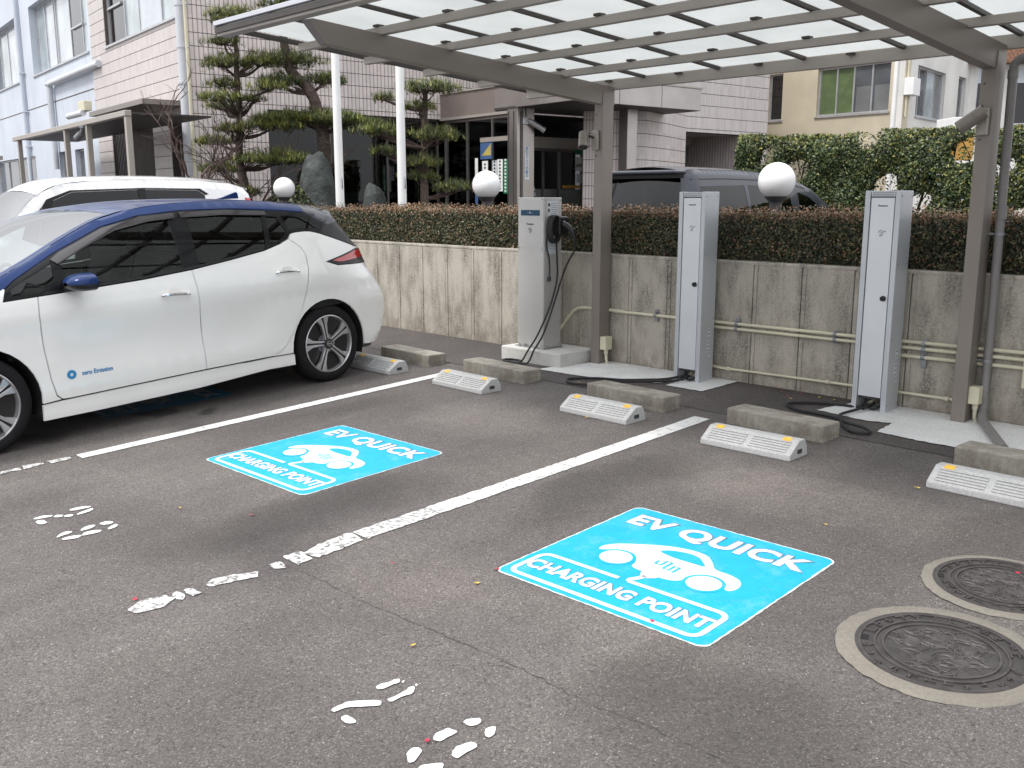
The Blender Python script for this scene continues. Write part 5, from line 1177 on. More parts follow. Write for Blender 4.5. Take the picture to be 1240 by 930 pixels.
# white kei wagon beyond the hatchback
def kv_base(s, z):
    w = 0
    if z > .95: w -= .09*(z-.95)+.10*(z-.95)**2
    if s < -.2: w -= .35*(-.2-s)**2
    if s > 2.4: w -= .3*(s-2.4)**2
    return w
ksil = [(2.75, .2), (2.88, .4), (2.86, .85), (2.72, .98), (2.40, 1.05), (2.18, 1.33), (2.0, 1.50), (1.75, 1.61), (1.3, 1.655), (.7, 1.672), (.2, 1.665), (-.2, 1.635), (-.42, 1.57), (-.46, 1.45), (-.50, 1.0), (-.52, .5), (-.46, .22)]
kw1 = [(1.86, 1.44), (1.66, 1.525), (.95, 1.555), (.93, .98), (2.0, .98)]
kw2 = [(.87, 1.557), (.25, 1.552), (.17, 1.50), (.13, .98), (.85, .98)]
kw3 = [(2.22, 1.05), (2.16, 1.20), (1.98, 1.38), (2.06, .98)]
kw4 = [(.07, 1.40), (-.36, 1.40), (-.38, 1.0), (.07, .98)]
kbody = ksil[:-1]+[(-.46, .22), (-.33, .22)]+arch(0, .28, .32, 180, 0)+[(.33, .22), (2.07, .22)]+arch(2.4, .28, .32, 180, 0)+[(2.72, .2)]
van('white wagon with black pillars parked beyond the blue and white hatchback', 'compact_wagon', (-10.5-.735, 5.46, gz(5.4)-.01), -PI/2, .735, kv_base, ksil, .075,
    [('body_side', kbody, 'kei_white', dict(holes=[kw1, kw2, kw3, kw4], gap=0, step=.055)), ('window', kw1, 'privacy_glass', dict(off=-.004, gap=-.004, rim=.003, step=.12)), ('window', kw2, 'privacy_glass', dict(off=-.004, gap=-.004, rim=.003, step=.12)),
     ('window', kw3, 'clear_glass', dict(off=-.006, gap=-.004, rim=.003, step=.12)), ('window', kw4, 'privacy_glass', dict(off=-.004, gap=-.004, rim=.003, step=.12)),
     ('window_trim', [(1.93, 1.45), (1.68, 1.545), (.90, 1.575), (.22, 1.572), (.12, 1.51), (.165, 1.50), (.25, 1.555), (.90, 1.56), (1.66, 1.528), (1.86, 1.443), (2.0, .98), (2.06, .98), (1.98, 1.38)], 'car_trim', dict(off=.003, gap=0, step=.1, rim=.003)),
     ('door_pillar', [(.952, 1.56), (.868, 1.56), (.848, .98), (.932, .98)], 'car_trim', dict(off=.002, gap=0, step=.1, rim=.002)),
     ('tail_lamp', [(-.34, 1.47), (-.47, 1.45), (-.50, 1.0), (-.38, 1.0)], 'lamp_red', dict(off=.008, gap=0, step=.1))],
    [('front_bumper', [(2.75, .2), (2.88, .4), (2.86, .85), (2.72, .98)], 'kei_white', [.08, .12, .12, .1]), ('bonnet', [(2.72, .98), (2.55, 1.02), (2.40, 1.05)], 'kei_white', [.1, .08, .07]),
     ('windscreen', [(2.40, 1.05), (2.18, 1.33), (2.0, 1.50)], 'windscreen', [.07, .06, .05]),
     ('roof', [(2.0, 1.50), (1.75, 1.61), (1.3, 1.655), (.7, 1.672), (.2, 1.665), (-.2, 1.635), (-.42, 1.57)], 'kei_white', [.05, .05, .05, .05, .05, .05, .05]),
     ('rear_window', [(-.42, 1.57), (-.46, 1.45), (-.50, 1.0)], 'privacy_glass', [.05, .05, .06]), ('tailgate', [(-.50, 1.0), (-.52, .5), (-.46, .22)], 'kei_white', [.06, .06, .06])], [0, 2.4], .28)

# ---------------------------------------------------------------- buildings: generic wall with openings
def cells(u0, u1, v0, v1, ops):
    """rectangles covering [u0,u1]x[v0,v1] minus openings"""
    us = sorted({u0, u1, *[min(max(a, u0), u1) for o_ in ops for a in o_[:2]]}); out = []
    for a, b in zip(us[:-1], us[1:]):
        if b-a < 1e-5: continue
        mid = (a+b)/2; bl = sorted([(max(o_[2], v0), min(o_[3], v1)) for o_ in ops if o_[0] < mid < o_[1] and o_[3] > v0 and o_[2] < v1]); z = v0
        for c_, d_ in bl:
            if c_ > z: out.append((a, b, z, c_))
            z = max(z, d_)
        if z < v1: out.append((a, b, z, v1))
    # merge horizontally
    out.sort(key=lambda r: (r[2], r[3], r[0])); mg = []
    for r_ in out:
        if mg and mg[-1][2:] == r_[2:] and abs(mg[-1][1]-r_[0]) < 1e-6: mg[-1] = (mg[-1][0], r_[1], r_[2], r_[3])
        else: mg.append(r_)
    return mg
class Wall:
    """vertical wall plane from P0 towards P1 in local xy; outward normal on the right hand side of P0->P1"""
    def __init__(s, P0, P1, root): s.p = Vector((*P0, 0)); s.d = (Vector((*P1, 0))-s.p); s.len = s.d.length; s.d.normalize(); s.n = Vector((s.d.y, -s.d.x, 0)); s.root = root
    def box(s, mb, u0, u1, z0, z1, o0, o1):
        P = [s.p+s.d*u+s.n*o_+Vector((0, 0, z)) for z in (z0, z1) for u, o_ in ((u0, o1), (u1, o1), (u1, o0), (u0, o0))]
        mb.add(P, [(0,3,2,1),(4,5,6,7),(0,1,5,4),(1,2,6,5),(2,3,7,6),(3,0,4,7)]); return mb
    def plain(s, name, u0, u1, z0, z1, ops, mat, o0=-.25, o1=0, bevel=0):
        m = MB()
        for r_ in cells(u0, u1, z0, z1, ops): s.box(m, *r_, o0, o1)
        return obj(name, m, mat, s.root)
    def tiled(s, u0, u1, z0, z1, ops, mat, rh=.262, o1=0.0, cu=None):
        s.plain('wall', u0, cu or u1, z0, z1, ops, 'joint_dark', -.25, o1-.012)
        z = z0; g_ = .014
        while z < z1-.02:
            zz = min(z+rh, z1); cs = cells(u0, u1, z, zz-g_, ops)
            if cs:
                m = MB()
                for r_ in cs: s.box(m, *r_, o1-.012, o1)
                obj('tile_course', m, mat, s.root)
            z = zz
    def window(s, u0, u1, z0, z1, panes, frame_mat='frame_alu', rec=-.10, fw=.05, sill=True, name='window'):
        """panes: list of (fraction, material)"""
        m = MB(); s.box(m, u0, u1, z0, z0+fw, rec-.03, rec+.03); s.box(m, u0, u1, z1-fw, z1, rec-.03, rec+.03); s.box(m, u0, u0+fw, z0+fw, z1-fw, rec-.03, rec+.03); s.box(m, u1-fw, u1, z0+fw, z1-fw, rec-.03, rec+.03)
        f = obj(name, m, frame_mat, s.root)
        tot = sum(p[0] for p in panes); u = u0+fw; W_ = (u1-u0-2*fw)
        for i, p in enumerate(panes):
            w_ = W_*p[0]/tot; m = MB(); s.box(m, u+.012, u+w_-.012, z0+fw, z1-fw, rec-.012-.012*(i % 2), rec-.004-.012*(i % 2)); obj('pane', m, p[1], f)
            if i: m = MB(); s.box(m, u-.022, u+.022, z0+fw, z1-fw, rec-.028, rec+.018); obj('mullion', m, frame_mat, f)
            u += w_
        if sill: m = MB(); s.box(m, u0-.04, u1+.04, z0-.05, z0-.001, rec-.02, .04); obj('sill', m, frame_mat, f)
        return f

# ---- pink tiled office
BR = -math.atan2(.1152, .9933)
b1 = thing('office_building', 'two storey office clad in pale pink tiles with dark glass ground floor and entrance', 'building', (-18.86, 9.28, 0), BR)
WL = Wall((-7.15, 0), (0, 0), b1)          # left facade, faces -y ; u runs towards the corner (u = 7.15 - b)
ub = lambda b_: 7.15-b_
opsL = [(ub(5.80), ub(.36), 5.30, 7.6), (ub(5.85), ub(2.62), -.2, 3.30), (ub(1.45), ub(.55), -.2, 3.25)]
WL.tiled(0, 7.15, .2, 9.0, opsL, 'tile_pink', cu=6.897)
WL.window(ub(5.80), ub(.36), 5.30, 7.6, [(1.30, 'pane_dark'), (1.08, 'pane_curtain'), (1.55, 'pane_light'), (1.4, 'pane_curtain')], rec=-.12, fw=.06)
m = MB(); WL.box(m, ub(5.74), ub(4.62), 6.14, 6.19, -.13, -.07); obj('transom', m, 'frame_alu', b1)
# recessed porch: dark back, grille, door, pier
m = MB(); WL.box(m, ub(5.85), ub(2.62), .2, 3.3, -1.3, -1.25); obj('porch_back', m, 'pane_grey', b1)
m = MB(); WL.box(m, ub(5.86), ub(2.61), 3.3, 3.36, -1.3, .0); obj('porch_ceiling', m, 'taupe_light', b1)
m = MB(); WL.box(m, ub(5.87), ub(5.85), .2, 3.3, -1.3, -.02); WL.box(m, ub(2.62), ub(2.60), .2, 3.3, -1.3, -.02); obj('porch_side', m, 'tile_pink', b1)
for k in range(11):
    m = MB(); u = ub(5.80)+.13*k; WL.box(m, u, u+.03, .2, 3.2, -.10, -.05); obj('grille_bar', m, 'frame_dark', b1)
WL.window(ub(4.0), ub(2.70), .3, 3.05, [(.7, 'pane_dark'), (.6, 'pane_grey')], 'frame_dark', -.9, .08, False, 'porch_door')
WL.window(ub(1.45), ub(.55), .3, 3.25, [(.9, 'pane_dark')], 'frame_alu', -.3, .06, False, 'porch_door')
# front facade faces +x, u = local y
WF = Wall((0, 0), (0, 30), b1)
opsF = [(1.6, 6.0, -.2, 3.50), (1.66, 5.4, 5.58, 7.6)]
WF.tiled(0.013, 6.0, .2, 9.0, opsF, 'tile_pink_front'); WF.tiled(6.0, 24, 3.5, 9.0, [], 'tile_pink_front')
WF.window(1.66, 5.4, 5.58, 7.6, [(1, 'pane_light'), (1, 'pane_curtain'), (1, 'pane_light')], rec=-.1)
gw = WF.window(1.6, 6.0, .2, 3.50, [(1.5, 'shop_glass'), (1.5, 'shop_glass'), (1.4, 'shop_glass')], 'frame_dark', -.15, .05, False, 'display_window')
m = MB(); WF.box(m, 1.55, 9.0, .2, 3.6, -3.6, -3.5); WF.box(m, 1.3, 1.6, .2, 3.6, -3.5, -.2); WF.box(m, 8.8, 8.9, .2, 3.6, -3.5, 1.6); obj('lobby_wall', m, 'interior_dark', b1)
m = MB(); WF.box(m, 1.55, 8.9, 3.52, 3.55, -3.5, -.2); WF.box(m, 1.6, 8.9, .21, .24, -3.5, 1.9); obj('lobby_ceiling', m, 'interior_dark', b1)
m = MB(); WF.box(m, 1.7, 2.9, .3, 1.75, -1.0, -.9); WF.box(m, 3.2, 4.8, .3, 1.78, -1.1, -1.0); obj('counter_panel', m, 'pane_teal', b1)
m = MB()
for u, z, w_, h_ in ((2.6, 2.2, .25, .3), (3.0, 2.1, .28, .22), (3.1, 2.45, .2, .26), (3.5, 2.2, .22, .3), (4.9, 2.25, .35, .4), (2.3, 2.1, .2, .28), (5.3, 2.3, .2, .3)): WF.box(m, u, u+w_, z, z+h_, -2.5, -2.48)
obj('notice_paper', m, 'pane_curtain', b1)
m = MB()
for u in (2.2, 3.6, 5.0): WF.box(m, u, u+1.0, 3.30, 3.34, -2.6, -2.4)
obj('lobby_light', m, 'pane_light', b1)
# entrance: projecting brown beam, columns, stainless canopy, doors
WE = Wall((0, 6.0), (2.65, 6.0), b1)       # faces -y
m = MB(); WE.box(m, .0, 2.65, 3.52, 4.06, -.3, .0); obj('entrance_beam', m, 'brown_fascia', b1, .01)
m = MB(); WE.box(m, -.02, 2.66, 3.46, 3.52, -.3, .03); WE.box(m, -.02, 2.66, 4.06, 4.10, -.3, .03); obj('beam_trim', m, 'taupe_light', b1)
WE.window(.0, 2.65, .2, 3.46, [(.9, 'shop_glass'), (1.05, 'shop_glass'), (.7, 'shop_glass')], 'stainless', -.12, .06, False, 'display_window')
m = MB(); WE.box(m, 1.52, 2.62, 2.9, 3.0, -.14, -.06); obj('transom', m, 'taupe_light', b1)
def sheet(name, W_, u0, u1, z0, z1, o_, mat, par=None):
    m = MB(); W_.box(m, u0, u1, z0, z1, o_, o_+.006); return obj(name, m, mat, par or b1)
sheet('notice_board', WE, 1.62, 2.62, .5, 2.35, -.24, 'interior_dark')
sheet('poster', WE, 1.55, 2.0, 2.52, 2.88, -.05, 'blue_sign')
m = MB(); p0 = [(1.60, 2.60), (1.96, 2.60), (1.96, 2.86)]; m.add([WE.p+WE.d*u+WE.n*(-.042)+Vector((0, 0, z)) for u, z in p0], [(0, 1, 2)]); obj('poster_print', m, 'yellow_sign', b1)
for u0, u1, z0, z1, mt in ((1.62, 1.84, 1.9, 2.48, 'white_paint'), (2.02, 2.18, 2.1, 2.48, 'label_grey'), (2.20, 2.40, 1.8, 2.50, 'white_paint'), (2.43, 2.58, 1.75, 2.50, 'green_sign')):
    s_ = sheet('notice', WE, u0, u1, z0, z1, -.05, mt)
    m = MB(); n_ = int((z1-z0)/.075)
    for k in range(n_):
        WE.box(m, (u0+u1)/2-.03, (u0+u1)/2+.03, z0+.035+k*.075, z0+.075+k*.075, -.043, -.040)
    obj('printed_line', m, 'text_dark' if mt != 'green_sign' else 'white_paint', s_)
s_ = sheet('hanging_banner', WE, 1.42, 1.53, 1.9, 2.55, .01, 'white_paint'); sheet('banner_foot', WE, 1.42, 1.53, 1.5, 1.9, .01, 'blue_sign')
m = MB(); m.box(2.66, 3.02, 5.98, 6.45, .2, 3.60); col = obj('column', m, 'stainless', b1, .012)
m = MB(); m.box(3.03, 3.04, 6.06, 6.12, .2, 3.5); m.box(2.70, 2.72, 5.965, 5.98, .2, 3.5); m.box(2.88, 2.90, 5.965, 5.98, .2, 3.5); obj('column_joint', m, 'frame_dark', col)
m = MB(); m.box(3.021, 3.027, 6.18, 6.30, 2.05, 2.75); sg_ = obj('vertical_sign', m, 'white_paint', col)
for k, ch in enumerate('防犯カメラ作動中'):
    text('lettering', ch, .085, 'text_blue', sg_, frame((3.029, 6.24, 2.70-.083*k), (0, 1, 0), (0, 0, 1)), .001)
m = MB(); m.box(4.0, 4.28, 8.05, 8.35, .2, 3.60); obj('column', m, 'stainless', b1, .012)
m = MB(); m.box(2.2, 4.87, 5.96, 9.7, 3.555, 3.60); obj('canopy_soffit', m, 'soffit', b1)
m = MB(); m.box(2.2, 4.85, 5.98, 9.68, 3.602, 3.98); obj('canopy_body', m, 'stainless', b1)
for k in range(3): m = MB(); m.box(4.851, 4.90, 5.95+1.25*k+.006, 5.95+1.25*(k+1)-.006, 3.56, 4.02); obj('fascia_panel', m, 'stainless', b1, .006)
for k in range(2): m = MB(); m.box(3.05+.93*k, 3.05+.93*(k+1)-.01 if k == 0 else 4.90, 5.90, 5.949, 3.56, 4.02); obj('fascia_panel', m, 'stainless', b1, .006)
m = MB(); m.box(3.03, 4.93, 5.88, 5.948, 4.021, 4.05); m.box(4.85, 4.93, 5.95, 9.72, 4.021, 4.05); obj('canopy_cap', m, 'taupe_light', b1)
WD = Wall((2.0, 6.5), (2.0, 9.2), b1)
WD.window(.0, 2.3, .2, 2.80, [(1.05, 'shop_glass'), (.55, 'shop_glass'), (.7, 'shop_glass')], 'stainless', -.02, .07, False, 'entrance_door')
for u0_, u1_ in ((.09, .98), (1.06, 1.46), (1.54, 2.2)): sheet('painted_reflection', WD, u0_, u1_, .3, 1.86, .0, 'reflection_grey')  # grey-green reflection on the lower doors, painted as thin sheets
m = MB(); WD.box(m, -.1, 2.4, 2.80, 3.05, -.1, .03); obj('door_header', m, 'taupe_light', b1)
m = MB(); WD.box(m, -.1, 2.4, 3.05, 3.55, -.12, -.08); obj('transom_glass', m, 'pane_dark', b1)
for k in range(16):
    m = MB(); WD.box(m, .1+.14*k, .16+.14*k, .3, 2.7, -1.9, -1.86); obj('inner_tile_strip', m, 'brown_fascia', b1)
m = MB(); WD.box(m, -.3, 2.6, .2, 3.5, -2.1, -2.05); obj('lobby_back', m, 'interior_dark', b1)
for u in (.42, .72):
    m = MB(); m.add([WD.p+WD.d*a+WD.n*.012+Vector((0, 0, z)) for a, z in ((u-.08, 1.82), (u+.08, 1.82), (u, 2.02))], [(0, 1, 2)]); tr_ = obj('door_sticker', m, 'label_grey', b1)
    m = MB(); WD.box(m, u-.09, u+.09, 1.69, 1.78, .008, .012); obj('sticker_text', m, 'pane_light', tr_)
sheet('aed_sign', WD, 2.02, 2.22, 2.30, 2.62, .02, 'white_paint'); sheet('aed_plate', WD, 2.06, 2.22, 2.02, 2.22, .02, 'label_grey'); sheet('small_green_sign', WD, 2.0, 2.25, 2.68, 2.80, .02, 'green_sign')
text('lettering', 'AED', .10, 'text_dark', b1, frame((2.03, 6.5+2.12, 2.42), (0, 1, 0), (0, 0, 1)), .002)
sheet('orange_strip', WD, 1.62, 2.2, 1.88, 1.95, .012, 'orange_sign')
# curved tile wall and shutter wing (world points turned into the building frame)
def loc(wx, wy): r_ = Vector((wx+18.86, wy-9.28, 0)); r_.rotate(Matrix.Rotation(-BR, 3, 'Z')); return (r_.x, r_.y)
def far(p, k): return (p[0]*k, p[1]*k)
cw = [loc(*far(p, k)) for p, k in (((-13.02, 14.59), 1.13), ((-12.50, 15.12), 1.12), ((-12.52, 15.97), 1.10), ((-12.78, 16.99), 1.10), ((-13.26, 18.35), 1.10))]
for i in range(4):
    Wc = Wall(cw[i], cw[i+1], b1); Wc.tiled(0, Wc.len, .2, 7.5, [], 'tile_pink_front' if i < 1 else 'tile_pink', .288)
sw0, sw1 = cw[4], loc(*far((-12.95, 21.26), 1.10)); Ws = Wall(sw0, sw1, b1)
Ws.tiled(0, Ws.len, .2, 7.5, [(0, 2.3, -.1, 3.28)], 'tile_pink', .288)
m = MB(); Ws.box(m, 0, 2.3, .2, 3.28, -2.6, -2.5); obj('recess_back', m, 'brown_fascia', b1)
m = MB(); Ws.box(m, 2.3, 2.36, .2, 3.28, -2.6, -.02); obj('recess_side', m, 'tile_pink_front', b1)
m = MB(); Ws.box(m, -.1, 2.3, 3.28, 3.34, -2.6, -.02); obj('recess_ceiling', m, 'taupe_light', b1)
for k in range(26): m = MB(); Ws.box(m, -.2, 1.75, .25+.11*k, .25+.11*(k+1)-.012, -1.5, -1.47+.0); obj('shutter_slat', m, 'shutter_metal', b1, .006)
m = MB(); Ws.box(m, -.2, 1.80, 3.06, 3.28, -1.6, -1.44); obj('shutter_box', m, 'taupe_metal', b1)
We = Wall(sw1, (sw1[0]-5, sw1[1]+.5), b1); We.tiled(0, 5, .2, 7.5, [], 'tile_pink', .288)
c_ = Wall((sw1[0]-.0, sw1[1]), (sw1[0], sw1[1]), b1) if 0 else None
# rain pipes on the corner
m = MB(); m.cyl((-.13, -.10, .2), (-.13, -.10, 9), .09, n=18); obj('downpipe', m, 'pipe_white', b1, smooth=True)
m = MB(); m.cyl((.07, -.06, .2), (.07, -.06, 9), .035, n=12); obj('downpipe', m, 'cream_pvc', b1, smooth=True)
m = MB()
for z in (2.6, 3.9, 4.6, 5.4, 6.2): m.cyl((-.13, -.10, z), (-.13, -.10, z+.05), .10, n=18); m.box(-.13, .12, -.06, -.03, z, z+.03)
obj('pipe_clamp', m, 'pipe_white', b1)
# ---- blue grey annex
b2 = thing('office_annex', 'pale blue painted annex with large windows at the left edge', 'building', b1.location + Matrix.Rotation(BR, 3, 'Z') @ Vector((-7.16, .06, 0)), BR)
WA = Wall((-22, 0), (0, 0), b2); ua = lambda b_: 22-(b_-7.16)
opsA = [(ua(14.15), ua(7.55), 5.42, 7.45), (ua(21.5), ua(16.0), 5.44, 7.45), (ua(11.8), ua(10.6), 1.4, 3.0), (ua(9.9), ua(8.9), 1.4, 3.0), (ua(22), ua(15.0), 1.5, 3.0)]
WA.plain('wall', 0, 22, .2, 9, opsA, 'blue_panel', -.3, 0)
m = MB(); WA.box(m, 0, 22, 4.44, 4.47, -.01, .004); 
obj('wall_joint', m, 'joint_dark', b2)
for b_ in (8.0, 10.8, 12.6, 15.2, 17.5): m = MB(); WA.box(m, ua(b_), ua(b_)+.02, .2, 5.35, -.01, .003); obj('wall_joint', m, 'pipe_white', b2)
WA.window(ua(14.15), ua(7.55), 5.42, 7.45, [(1.1, 'pane_curtain'), (1.1, 'pane_light'), (.2, 'frame_alu'), (1.6, 'pane_light'), (1.25, 'pane_dark'), (1.2, 'pane_curtain')], rec=-.22, fw=.06)
m = MB(); WA.box(m, ua(9.9), ua(8.75), 6.25, 6.30, -.23, -.17); obj('transom', m, 'frame_alu', b2)
WA.window(ua(21.5), ua(16.0), 5.44, 7.45, [(1, 'pane_grey'), (1.1, 'pane_curtain'), (1, 'pane_light'), (1, 'pane_curtain')], rec=-.22, fw=.06)
for a_, b_ in ((11.8, 10.6), (9.9, 8.9)): WA.window(ua(a_), ua(b_), 1.4, 3.0, [(1, 'pane_grey'), (1, 'pane_dark')], rec=-.15)
WA.window(ua(22), ua(15.0), 1.5, 3.0, [(1, 'pane_grey')]*4, rec=-.15)
m = MB(); m.cyl((-8.35, -.09, .2), (-8.35, -.09, 9), .07, n=16)
for z in (3.3, 4.4, 5.6): m.cyl((-8.35, -.09, z), (-8.35, -.09, z+.05), .085, n=16); m.box(-8.35, -8.1, -.07, -.03, z, z+.03)
obj('downpipe', m, 'blue_panel', b2, smooth=True)
m = MB(); m.tube([(-4.55, -.12, 2.5), (-4.55, -.12, 4.86), (-4.42, -.12, 4.96), (-1.0, -.12, 4.96), (.85, -.12, 4.96)], .085, 14); m.cyl((-4.42, -.12, 4.96), (-4.9, -.12, 4.96), .05, n=12); obj('duct_pipe', m, 'pipe_white', b2, smooth=True)
# ---- walkway shelter
b3 = thing('walkway_shelter', 'low brown metal walkway shelter in front of the annex', 'shelter', b1.location, BR)
m = MB(); m.box(-8.1, 1.8, -1.86, -1.74, 3.08, 3.18); obj('gutter', m, 'taupe_light', b3, .01)
m = MB(); m.box(-8.1, 1.8, -1.74, -.3, 3.12, 3.15); obj('roof_sheet', m, 'soffit', b3)
for x_ in (-7.6, -2.75, -.95, 1.72): m = MB(); m.box(x_-.06, x_+.06, -1.84, -1.74, .2, 3.08); obj('post', m, 'taupe_light', b3, .006)
m = MB(); m.box(-4.3, -.3, -.9, .0, 3.50, 3.60); obj('porch_roof', m, 'taupe_metal', b3)
m = MB(); m.box(-26, -8.2, -2.2, -2.1, 2.62, 2.72); obj('gutter', m, 'taupe_light', b3)
# wall lamp and camera under the shelter
t = thing('wall_camera', 'silver security camera under the left walkway shelter roof', 'camera', b1.location + Matrix.Rotation(BR, 3, 'Z') @ Vector((-1.2, -1.86, 2.93)), BR)
m = MB(); m.cyl((-.16, -.06, -.09), (.02, -.02, .0), .07, .06, 18); obj('camera_body', m, 'steel_grey', t, smooth=True)
m = MB(); m.cyl((.02, -.02, 0), (.10, .0, .12), .03, n=10); m.lathe([(.06, 0), (.06, .04), (.0001, .05)], (.1, 0, .1), 14); obj('camera_arm', m, 'steel_grey', t, smooth=True)
t = thing('strip_light', 'white cylindrical strip light above the walkway shelter', 'light fitting', b1.location + Matrix.Rotation(BR, 3, 'Z') @ Vector((-1.0, -1.8, 3.3)), BR)
m = MB(); m.cyl((-1.2, -.05, .02), (.0, -.05, .02), .06, n=16); obj('light_body', m, 'pipe_white', t, smooth=True); m = MB(); m.box(-.4, .1, -.05, .1, .06, .25); obj('light_bracket', m, 'cream_pvc', t, .01)
# CCTV on the entrance column
t = thing('security_camera', 'silver security camera on the stainless entrance column', 'camera', b1.location + Matrix.Rotation(BR, 3, 'Z') @ Vector((3.03, 6.15, 3.28)), BR)
m = MB(); m.cyl((.02, .12, .02), (.14, .42, -.16), .065, .06, 20); m.cyl((.13, .40, -.15), (.155, .45, -.18), .068, n=20); obj('camera_body', m, 'frame_alu', t, smooth=True)
m = MB(); m.box(0, .04, -.04, .10, -.06, .08); m.cyl((.03, .05, .03), (.05, .16, .0), .035, n=12); obj('wall_bracket', m, 'frame_alu', t, .01)
m = MB(); m.tube([(.05, .02, .1), (.06, .0, .25), (.03, -.02, .32)], .014, 6); obj('camera_cable', m, 'black_rubber', t)

# ---- cream neighbour building
def P2(px, d):                 # plain survey helper: bearing offset and distance from the survey origin, in metres
    f = (-.7180, .6961); r_ = (.6961, .7180); return (f[0]*d+r_[0]*px, f[1]*d+r_[1]*px)
k = 1.1
b4 = thing('cream_building', 'cream and white rendered neighbouring house with green blinds in one window', 'building', (-12, 25.5, .24)); o4 = Vector(b4.location)
q0 = P2(6.9*k+.25, 27.9*k); q1 = P2(9.48*k, 24*k); q2 = P2(13.0*k, 28.2*k); q3 = P2(12.95*k, 27.9*k)
loc4 = lambda p: (p[0]-o4.x, p[1]-o4.y)
zc = lambda z: 1.65+(z-1.65)*k-.24
W4 = Wall(loc4(P2(6.55*k, 27.8*k)), loc4(q1), b4); LN = W4.len
# fractions along this wall from the survey bearings
def ubear(px):                 # where the bearing px (as tangent) meets this wall
    p0 = W4.p+Vector((o4.x, o4.y, 0)); dvec = W4.d; b_ = (-.7180+.6961*px, .6961+.7180*px)
    det = dvec.x*(-b_[1])-(-b_[0])*dvec.y; return ((-p0.x)*(-b_[1])-(-b_[0])*(-p0.y))/det
tx = lambda px: (px-620)/1176.0
w1a, w1b = ubear(tx(982)), ubear(tx(1068)); w0a, w0b = ubear(tx(924)), ubear(tx(941)); w1, w2 = zc(3.75), zc(4.95)
W4.plain('wall', 0, LN, -.1, zc(6.5), [(w1a, w1b, w1, w2), (w0a, w0b, w1-.02, w2)], 'cream_wall', -.3, 0)
W4.window(w1a, w1b, w1, w2, [(1, 'pane_green'), (1, 'pane_green'), (1.05, 'pane_grey'), (1, 'pane_grey')], rec=-.1, fw=.05)
f4 = [o for o in b4.children if o.name.startswith('window')][-1]; wm = (w1a+w1b)/2
for q_ in (0, 1):
    m = MB(); uu = wm+.07+q_*(w1b-wm)*.5; W4.box(m, uu, uu+(w1b-wm)*.5-.1, w1+.06, w1+(w2-w1)*.55, -.100, -.096); obj('net_curtain', m, 'pane_mid', f4)
W4.window(w0a, w0b, w1-.02, w2, [(1, 'pane_dark')], rec=-.12, fw=.04)
m = MB(); W4.box(m, ubear(tx(1074)), ubear(tx(1078)), -.1, zc(6), .02, .12); obj('downpipe', m, 'white_paint', b4, .03)
W5 = Wall(loc4(q1), loc4(q2), b4)
def ub5(px, W_):
    p0 = W_.p+Vector((o4.x, o4.y, 0)); dvec = W_.d; b_ = (-.7180+.6961*px, .6961+.7180*px); det = dvec.x*(-b_[1])-(-b_[0])*dvec.y; return ((-p0.x)*(-b_[1])-(-b_[0])*(-p0.y))/det
a1, a2 = ub5(tx(1100), W5), ub5(tx(1133.5), W5); a3, a4 = ub5(tx(1149), W5), ub5(tx(1158), W5)
W5.plain('wall', 0, W5.len, -.1, zc(6.5), [(a1, a2, zc(3.68), zc(4.9)), (a3, a4, zc(3.75), zc(4.95))], 'wall_white', -.3, 0)
W5.window(a1, a2, zc(3.68), zc(4.9), [(.6, 'pane_grey'), (1, 'pane_grey'), (1, 'pane_curtain'), (1, 'pane_grey')], rec=-.12, fw=.05)
W5.window(a3, a4, zc(3.75), zc(4.95), [(1, 'pane_dark')], rec=-.14, fw=.04)
m = MB(); W5.box(m, -.0, .55, zc(4.1), zc(4.5), .0, .25); obj('meter_box', m, 'white_paint', b4, .01)
m = MB(); m.tube([(W5.p+W5.d*.1+W5.n*.05+Vector((0, 0, z))) for z in (zc(3.6), zc(4.3), zc(5.6))], .03, 8); obj('cable_duct', m, 'cream_pvc', b4)
W6 = Wall(loc4(P2(13.0*k, 28.2*k)), loc4(P2(19*k, 27.6*k)), b4)
a5, a6 = ub5(tx(1168.5), W6)+.05, ub5(tx(1196), W6)
a7, a8 = ub5(tx(1212), W6), ub5(tx(1262), W6)
W6.plain('wall', 0, W6.len, -.1, zc(5.35), [(a5, a6, zc(3.7), zc(5.3)), (a7, a8, zc(3.7), zc(5.3))], 'wall_white', -.3, 0)
for qa, qb in ((a5, a6), (a7, a8)):
    f_ = W6.window(qa, qb, zc(3.7), zc(5.3), [(1, 'pane_dark'), (1, 'pane_grey')] if qa > a6 else [(1, 'pane_dark')], rec=-.08, fw=.05)
    m = MB(); W6.box(m, qa+.05, qb-.05, zc(4.85), zc(4.90), -.1, -.04); W6.box(m, qa+.05, qb-.05, zc(4.9), zc(5.25), -.085, -.075); obj('transom_panel', m, 'pane_light', f_)
for r_ in range(5):
    m = MB(); 
    for c2 in range(46): W6.box(m, .13*c2-.6, .13*c2-.49, zc(5.36)+.12*r_, zc(5.36)+.12*r_+.11, -.12*r_-.1, .35-.16*r_)
    obj('roof_tile_course', m, 'roof_tile', b4)
